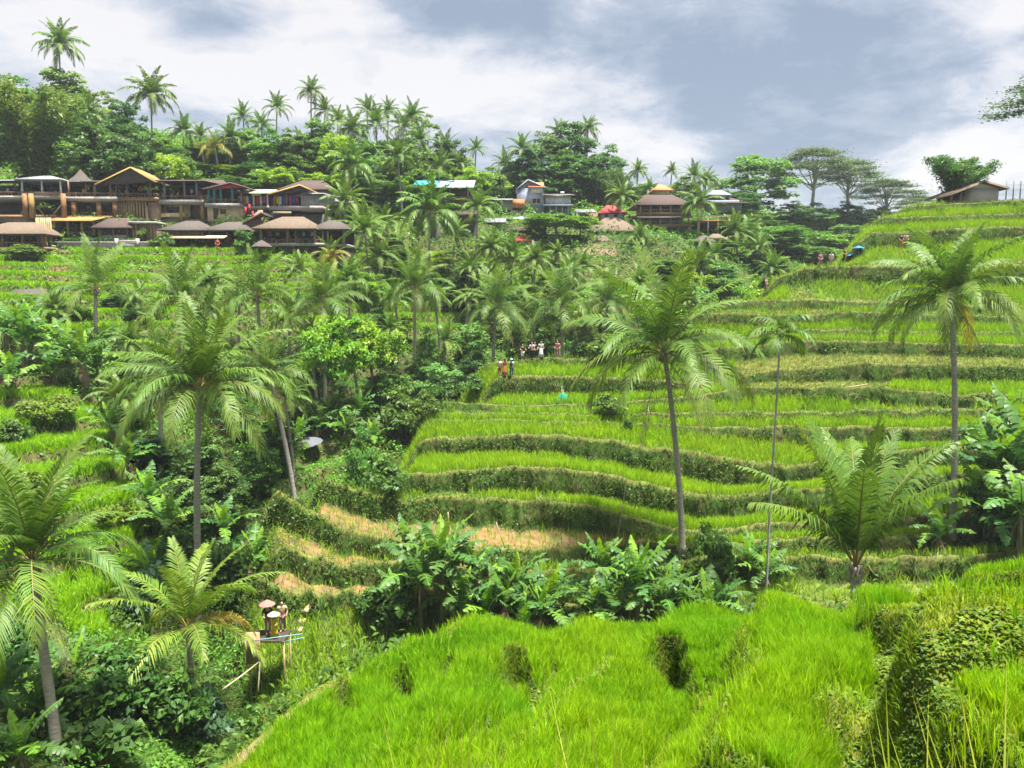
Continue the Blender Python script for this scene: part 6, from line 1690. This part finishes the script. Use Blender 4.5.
M['skin'] = solid('skin', (.42, .24, .15), .55, .08, 6); M['hair'] = solid('hair', (.025, .018, .014), .5, .2, 20)
M['black'] = solid('black_cloth', (.02, .02, .022), .8, .2, 6); M['whitecloth'] = solid('white_cloth', (.58, .57, .56), .85, .08, 6); M['lilac'] = solid('lilac_cloth', (.55, .45, .60), .85, .1, 6)
M['jeans'] = solid('denim', (.06, .12, .28), .85, .2, 9); M['paleblue'] = solid('pale_blue_cloth', (.40, .66, .78), .85, .1, 6); M['rust'] = solid('rust_cloth', (.42, .10, .05), .85, .15, 6)
M['mauve'] = solid('mauve_cloth', (.34, .16, .22), .85, .15, 6); M['tan'] = solid('tan_cloth', (.5, .38, .24), .85, .15, 6); M['hatstraw'] = solid('hat_straw', (.38, .33, .26), .85, .12, 14, stretch=(1, 1, 6)); M['pinkhat'] = solid('pink_straw', (.30, .15, .13), .85, .12, 14)
M['blueshade'] = solid('blue_canvas', (.012, .16, .32), .7, .1, 4); M['greyshade'] = solid('grey_canvas', (.10, .105, .125), .7, .1, 4); M['aquashade'] = solid('aqua_canvas', (.16, .34, .33), .7, .1, 4); M['greencloth'] = solid('green_cloth', (.02, .30, .17), .8, .15, 5)


def hit(px, py, y0, y1):
    """the ground on bearing px between two distances that shows nearest to picture height py"""
    best, low = None, 1e9
    for Y in np.arange(y0, y1, .2):
        p = gpt(px, Y)
        y = float(project([p])[1][0])
        if y > low + .6: continue                   # hidden behind nearer ground
        low = min(low, y)
        if best is None or abs(y - py) < best[0] - .2: best = (abs(y - py), p)
    return best[1]


def person(label, loc, rz, top, bottom, bot='trousers', arms=((.5, -.05), (.5, -.05)), sit=False, hat=None, bag=None, hs=1.0, stride=.06, group=None, hairlong=False):
    """a standing or sitting figure about 1.7 m tall; front is -Y"""
    t = thing('person', label, 'person', loc, rz, group); t.scale = (hs, hs, hs)
    z = -.42 if sit else 0.0
    V = [(0, 0, .95 + z), (0, .01, 1.14 + z), (0, .0, 1.33 + z), (0, .01, 1.46 + z), (0, -.01, 1.55 + z), (0, -.015, 1.63 + z), (0, -.005, 1.71 + z), (0, -.10, 1.60 + z)]
    R = [(.145, .10), (.125, .09), (.15, .10), .058, .075, .098, .06, .022]
    E = [(0, 1), (1, 2), (2, 3), (3, 4), (4, 5), (5, 6), (5, 7)]
    for k, sg in enumerate((-1, 1)):
        b_, f_ = arms[k]
        i = len(V)
        V += [(sg * .19, 0, 1.40 + z), (sg * (.22 + .12 * b_), f_ * .4 + .03, 1.16 + z), (sg * (.22 + .06 * b_), f_ - .06, .97 + z + max(0, -f_) * .55), (sg * (.22 + .04 * b_), f_ - .11, .89 + z + max(0, -f_) * .65), (sg * (.20 + .04 * b_), f_ - .15, .91 + z + max(0, -f_) * .65)]
        R += [.062, .045, .032, .038, .014]
        E += [(2, i), (i, i + 1), (i + 1, i + 2), (i + 2, i + 3), (i + 2, i + 4)]
    legs = []
    for k, sg in enumerate((-1, 1)):
        i = len(V); st = stride * (1 if k else -1)
        if sit: V += [(sg * .1, -.06, .93 + z), (sg * .12, -.44, .92 + z), (sg * .12, -.46, .50 + z), (sg * .12, -.58, .45 + z)]
        else: V += [(sg * .095, 0, .88), (sg * .10, -.02 + st * .5, .49), (sg * .10, .03 + st, .09), (sg * .11, -.12 + st, .035)]
        R += [.088, .062, .042, .038]; E += [(0, i), (i, i + 1), (i + 1, i + 2), (i + 2, i + 3)]; legs.append(i)
    skin('body', V, E, R, M['skin'], t)
    sv = [V[0], V[1], V[2], (0, .01, 1.43 + z)]; sr = [(.165, .125), (.15, .115), (.17, .125), (.085, .075)]; se = [(0, 1), (1, 2), (2, 3)]
    for k in range(2):
        i = 8 + 5 * k; n = len(sv); m = tuple(np.array(V[i]) * .35 + np.array(V[i + 1]) * .65)
        sv += [V[i], m]; sr += [.082, .070]; se += [(2, n), (n, n + 1)]
    skin('shirt', sv, se, sr, M[top], t)
    if bot == 'skirt':
        Geo().lathe([(.15, 1.04), (.18, .92), (.24, .5), (.30, .12), (.28, .12)], 14, sx=1, sy=.8).build('skirt', M[bottom], t, True)
    else:
        pv, pr, pe = [(0, 0, .98 + z)], [(.16, .12)], []
        for i in legs:
            n = len(pv); end = V[i + 2] if bot == 'trousers' else tuple(np.array(V[i + 1]) * .95 + np.array(V[i + 2]) * .05)
            if bot == 'trousers': pv += [V[i], V[i + 1], tuple(np.array(V[i + 2]) + np.array((0, 0, .04)))]; pr += [.105, .080, .062]; pe += [(0, n), (n, n + 1), (n + 1, n + 2)]
            else: pv += [V[i], end]; pr += [.108, .088]; pe += [(0, n), (n, n + 1)]
        skin('trousers' if bot == 'trousers' else 'shorts', pv, pe, pr, M[bottom], t)
    h = 1.64 + z
    hv = [(r * math.cos(a) * .93, .02 + r * math.sin(a) * 1.05, h + dz) for dz, r in ((-.02, .106), (.04, .108), (.085, .085), (.112, .04)) for a in np.linspace(-.35, math.pi + .35, 12)]
    if hairlong: hv[:12] = [(x * 1.05, y + .03, zz - .22) for x, y, zz in hv[:12]]
    Geo().add(hv, grid_quads(4, 12)).build('hair', M['hair'], t, True)
    if hat:
        mt, r, hh = hat
        Geo().lathe([(r, h + .05), (r * .97, h + .065), (r * .35, h + .05 + hh * .7), (.01, h + .06 + hh)], 20, (0, 0)).build('hat', M[mt], t, True)
    if bag: Geo().box(-.13, .13, .13, .25, 1.05 + z, 1.42 + z).build('backpack', M[bag], t)
    return t


def stand(label, px, py, y0, y1, rz, top, bottom, **k):
    p = hit(px, py, y0, y1); p.z = float(G(p.x, p.y)[0]) - .02
    return person(label, p, rz, top, bottom, **k)


stand('person in white shirt and rust shorts, leftmost of three on the third terrace path', 499.5, 376, 74, 80, 2.6, 'whitecloth', 'rust', bot='shorts')
stand('person all in rust red between the white shirt and the pale blue shirt', 504.5, 376, 74, 80, -2.4, 'rust', 'rust', bot='skirt', hairlong=True)
stand('person in pale blue shirt with a dark backpack, right of three on the path', 511.5, 376, 74, 80, 3.0, 'paleblue', 'jeans', bag='black', hat=('paleblue', .15, .1))
stand('person in black top and white shorts standing alone left on the upper path', 522.5, 357.5, 78, 84, .4, 'black', 'whitecloth', bot='shorts', arms=((.6, -.3), (.6, -.3)))
stand('person in pale top and black trousers left of the long white dress', 532, 358.5, 78, 84, -.3, 'lilac', 'black', arms=((.6, -.3), (.5, -.05)))
stand('person in dark clothes with a black bag half behind the pale top', 534.8, 358, 78.5, 84, .3, 'black', 'black')
stand('person in a long white dress beside the yellow blooms', 541, 359, 78, 84, .2, 'whitecloth', 'whitecloth', bot='skirt', hairlong=True)
stand('person in pink and mauve behind the yellow blooms', 557.5, 351, 79, 86, -.4, 'pinkcloth', 'mauve')
stand('person with black top and rust shorts on the high terrace, left of two', 900.5, 248, 86, 93, .3, 'black', 'rust', bot='shorts')
stand('person in tan shirt, right of two on the high terrace', 905.5, 248, 86, 93, -.3, 'tan', 'black', bot='shorts')
stand('person sitting-height figure with dark bag at the left end of the upper terraces', 766, 289, 82, 90, .8, 'tan', 'mauve', bag='black', hs=.85)
stand('person in mauve at the left on the skyline terrace', 820, 263, 86, 95, .2, 'mauve', 'mauve', hs=.9)
stand('person in white between the mauve and black figures on the skyline terrace', 831, 263, 86, 95, -.4, 'whitecloth', 'tan', hs=.85)
stand('person in black right beside the blue sunshades', 844, 261, 86, 95, .6, 'black', 'black', hs=.9)
stand('person in bright red on the gully path near the straw terrace', 266.5, 489, 54, 70, .4, 'redcloth', 'redcloth', bot='skirt')
stand('person in yellow top on the gully path among the valley palms', 405, 333, 90, 104, .2, 'yellowcloth', 'black')
stand('person in bright pink in front of the front restaurant', 293, 252, 100, 112, .2, 'pinkcloth', 'pinkcloth', bot='skirt')
stand('person in red by the pale awning of the front row', 218, 252, 100, 112, .2, 'redcloth', 'redcloth')
stand('person in orange shirt near the small thatched sunshade', 277, 252, 100, 112, -.2, 'rust', 'black')

rg = np.random.default_rng(12)
tops = ['whitecloth', 'redcloth', 'paleblue', 'black', 'yellowcloth', 'lilac', 'rust', 'greencloth']
for i, (px, py, Y) in enumerate([(8, 196, 116.5), (16, 196, 117), (22, 196, 116), (52, 196, 116.6), (84, 197, 117), (95, 197, 117.5), (112, 197.5, 118), (120, 197.5, 117.6), (127, 197.5, 118.5), (141, 197.5, 117.4), (148, 197.5, 118), (172, 200, 118.4), (178, 200, 119), (192, 200, 118.2), (200, 200, 119)]):
    q = at(px, py, Y)
    person('guest among the tables of the upper restaurants in the left village', q, float(rg.uniform(-1, 1)), tops[i % 8], ('black', 'jeans', 'tan')[i % 3], sit=i % 2 == 0, group='guests in the upper restaurants')
for i, (px, py, Y) in enumerate([(270, 243, 111.5), (278, 243, 112), (296, 243, 111.3), (304, 243, 112), (312, 243, 111.6), (240, 206, 118.8), (262, 206, 119), (284, 206, 118)]):
    q = at(px, py, Y)
    person('guest at the front restaurant and shops of the left village', q, float(rg.uniform(-1, 1)), tops[(i * 3 + 1) % 8], ('jeans', 'black', 'tan')[i % 3], group='guests at the front restaurant and shops')

# two farmers in wide hats on their bamboo platform
YP = 40.5
pc = at(263, 640, YP)
gz = float(G(pc.x, YP)[0])
pl = thing('bamboo_platform', 'small wooden platform with plank front and thin rails in the gully', 'platform', (pc.x, YP, pc.z))
pl.scale = (.85, .85, .9)
Geo().box(-.95, 1.35, -.1, 1.5, -.12, 0).build('deck', M['darkwood'], pl)
Geo().box(-1.0, -.15, -.35, -.12, -1.35, .55).build('panel', M['bamboo'], pl)
for x, y in ((-.9, 0), (1.3, 0), (-.9, 1.4), (1.3, 1.4)): Geo().tube([(x, y, min(-1.5, gz - pc.z - .5)), (x, y, -.125)], .06, 7).build('leg', M['bamboo'], pl)
Geo().tube([(-1.25, -.45, .05), (2.6, -.4, .55)], .035, 6).build('rail', M['aquashade'], pl)
Geo().tube([(-1.3, -.42, .1), (-1.55, -.42, 1.5)], .03, 6).build('rail', M['aquashade'], pl)
Geo().tube([(1.3, -.3, .0), (2.7, -.2, .25)], .03, 6).build('rail', M['aquashade'], pl)
person('person standing on the bamboo platform under a wide pinkish woven hat', (pc.x + .05, YP + .75, pc.z), .5, 'black', 'mauve', hat=('pinkhat', .44, .26), arms=((.6, -.3), (.5, -.05)))
person('person in yellow wrap under a wide white conical hat on the bamboo platform', (pc.x + .55, YP + .25, pc.z), -.2, 'yellowcloth', 'yellowcloth', bot='skirt', hat=('hatstraw', .44, .24), hs=.78, arms=((.6, -.2), (.6, -.2)))
person('person with brown headcloth standing behind the white conical hat', (pc.x + .75, YP + 1.1, pc.z), .2, 'tan', 'mauve', hs=1.0)


def pole(label, a, b, r, mat='bamboo', name='bamboo_pole', group='bamboo poles'):
    a, b = Vector(a), Vector(b)
    o = Geo().tube([(0, 0, 0), tuple((b - a) * .5 + Vector((0, 0, -.03))), tuple(b - a)], [r, r * .9, r * .7], 7).build(name, M[mat], None, True)
    o.location = a
    return tag(o, label, 'pole', group)


def ppole(label, p0, p1, Y0, Y1, r, mat='straw'): return pole(label, at(*p0, Y0), at(*p1, Y1), r, mat)


ppole('pale bamboo pole leaning from the dark gully wall below the platform', (222, 690), (259, 662), 37, 39.5, .05)
ppole('thin upright bamboo pole under the wooden platform', (258, 692), (260, 662), 39, 39.8, .04)
ppole('thin leaning pole standing on the fifth terrace with its foot above the bananas', (618, 535), (627, 478), 52, 54, .035)
ppole('short white stake on the straw terrace behind the left banana clump', (449, 524), (448, 512), 52, 52, .05)
ppole('long pole lying along the bank left of the stout young palm', (842, 388), (868, 384), 66, 66, .05)
ppole('bare stick rising above the banana row', (505, 548), (496, 522), 48, 48, .03)
ppole('pole standing in the rice of the upper terrace near the tall palm trunk', (645, 440), (649, 402), 63, 63, .03)
ppole('thin pole next to the green scarecrow', (561, 402), (562, 386), 68, 68, .03)

# green cloth scarecrow on the terrace
p = hit(563, 403, 64, 76)
s = thing('scarecrow', 'green cloth scarecrow on a pole standing on the terrace below the tourists', 'scarecrow', p)
Geo().tube([(0, 0, -.3), (0, 0, 1.3)], .03, 6).build('pole', M['straw'], s); Geo().tube([(-.45, 0, .75), (.45, 0, .8)], .025, 6).build('arm', M['straw'], s)
Geo().lathe([(.42, .25), (.40, .45), (.22, .8), (.10, .95), (.02, 1.0)], 12, sx=1.3, sy=.6).build('cloth', M['greencloth'], s, True)


def sunshade(label, px, py, y0, y1, r, h, mat, tilt=(0, 0)):
    p = hit(px, py, y0, y1)
    t = thing('sun_umbrella', label, 'sun umbrella', p, 0, 'sun umbrellas'); t.rotation_euler = (tilt[0], tilt[1], 0)
    Geo().tube([(0, 0, -.3), (0, 0, h)], .025, 6).build('pole', M['greyroof'], t)
    g = Geo(); k = 8
    V = [(0, 0, h + .05)] + [(r * q * math.cos(2 * math.pi * i / 24), r * q * math.sin(2 * math.pi * i / 24), h - .42 * r * q ** 1.8 / 1.0 * (1 if i % 3 else .86)) for q in (.5, 1) for i in range(24)]
    g.add(V, [(1 + i, 25 + i, 25 + (i + 1) % 24, 1 + (i + 1) % 24) for i in range(24)], [(0, 1 + i, 1 + (i + 1) % 24) for i in range(24)]).build('canopy', M[mat], t, True)


sunshade('grey sunshade open on the path corner left of the terraces', 311, 452, 60, 80, 1.25, 1.5, 'greyshade', (.15, -.1))
sunshade('pale aqua sunshade deep among the valley palms', 455, 305, 98, 125, 1.2, 1.6, 'aquashade')
sunshade('lower blue sunshade beside the skyline terrace', 852, 263, 86, 96, .6, 1.1, 'blueshade')
sunshade('upper blue sunshade nearest the hut hill', 858, 258, 86, 97, .65, 1.4, 'blueshade')

# yellow blooms and the planks behind them
def bloom_bed(label, px0, px1, py, Y, h):
    p = at((px0 + px1) / 2, py, Y); z = float(G(p.x, Y)[0]); w = (px1 - px0) * Y / FPX
    t = thing('flower_bed', label, 'flower bed', (p.x, Y, z))
    rg = np.random.default_rng(int(px0)); n = 1400
    P = rg.uniform((-w / 2, -.5, .0), (w / 2, .5, h), (n, 3))
    leaf_quads(P, .14, rg, np.array((.70, .46, .015)) * rg.uniform(.7, 1.1, (n, 1)), .8).build('blooms', M['leaf'], t)
    leaf_quads(P * np.array((1, 1, .5)), .18, rg, np.array((.07, .14, .02)), .6).build('foliage', M['leaf'], t)


bloom_bed('bright yellow flower bed beside the tourists on the upper path', 545, 567, 355, 82, .75)
bloom_bed('small yellow flower bed on the path corner by the grey sunshade', 336, 350, 446, 66, .5)
# brushwood heap right of the blooms
p = at(572, 351, 82); rg = np.random.default_rng(3); g = Geo()
for i in range(50):
    a = rg.normal(0, .45, 3) * np.array((1.6, .6, .4)) + np.array((0, 0, .3)); d = rg.normal(0, 1, 3) * np.array((1, .6, .3)); g.tube([a - d * .5, a + d * .5], .02, 4)
o = g.build('brushwood', M['tan']); o.location = (p.x, 82, float(G(p.x, 82)[0])); tag(o, 'heap of dry brushwood right of the yellow flower bed', 'brushwood')
# stone steps climbing the grassy slope right of the platform
st = thing('steps', 'few pale stone steps climbing the grassy slope right of the platform', 'steps', tuple(hit(300, 630, 36, 50)))
for i, (x, y) in enumerate(((296, 628), (299, 619), (303, 612), (306, 602))):
    q = hit(x, y, 36, 50) - st.location; Geo().box(q.x - .35, q.x + .35, q.y - .2, q.y + .25, q.z - .15, q.z + .06).build('step', M['path'], st)

# ------------------------------------------------------------------ the humid air
hz = Geo().box(-1060, 1060, -14, 920, -47, 66).mesh('haze', M['white'])
hm, nt, N, L = new_mat('humid_air')
o_ = N('ShaderNodeOutputMaterial'); v = N('ShaderNodeVolumePrincipled')
v.inputs['Color'].default_value = (.86, .93, 1.0, 1); v.inputs['Density'].default_value = .00019; v.inputs['Anisotropy'].default_value = .1
L(v.outputs[0], o_.inputs['Volume'])
hz.materials.clear(); hz.materials.append(hm)
tag(link('haze', hz), kind='stuff')
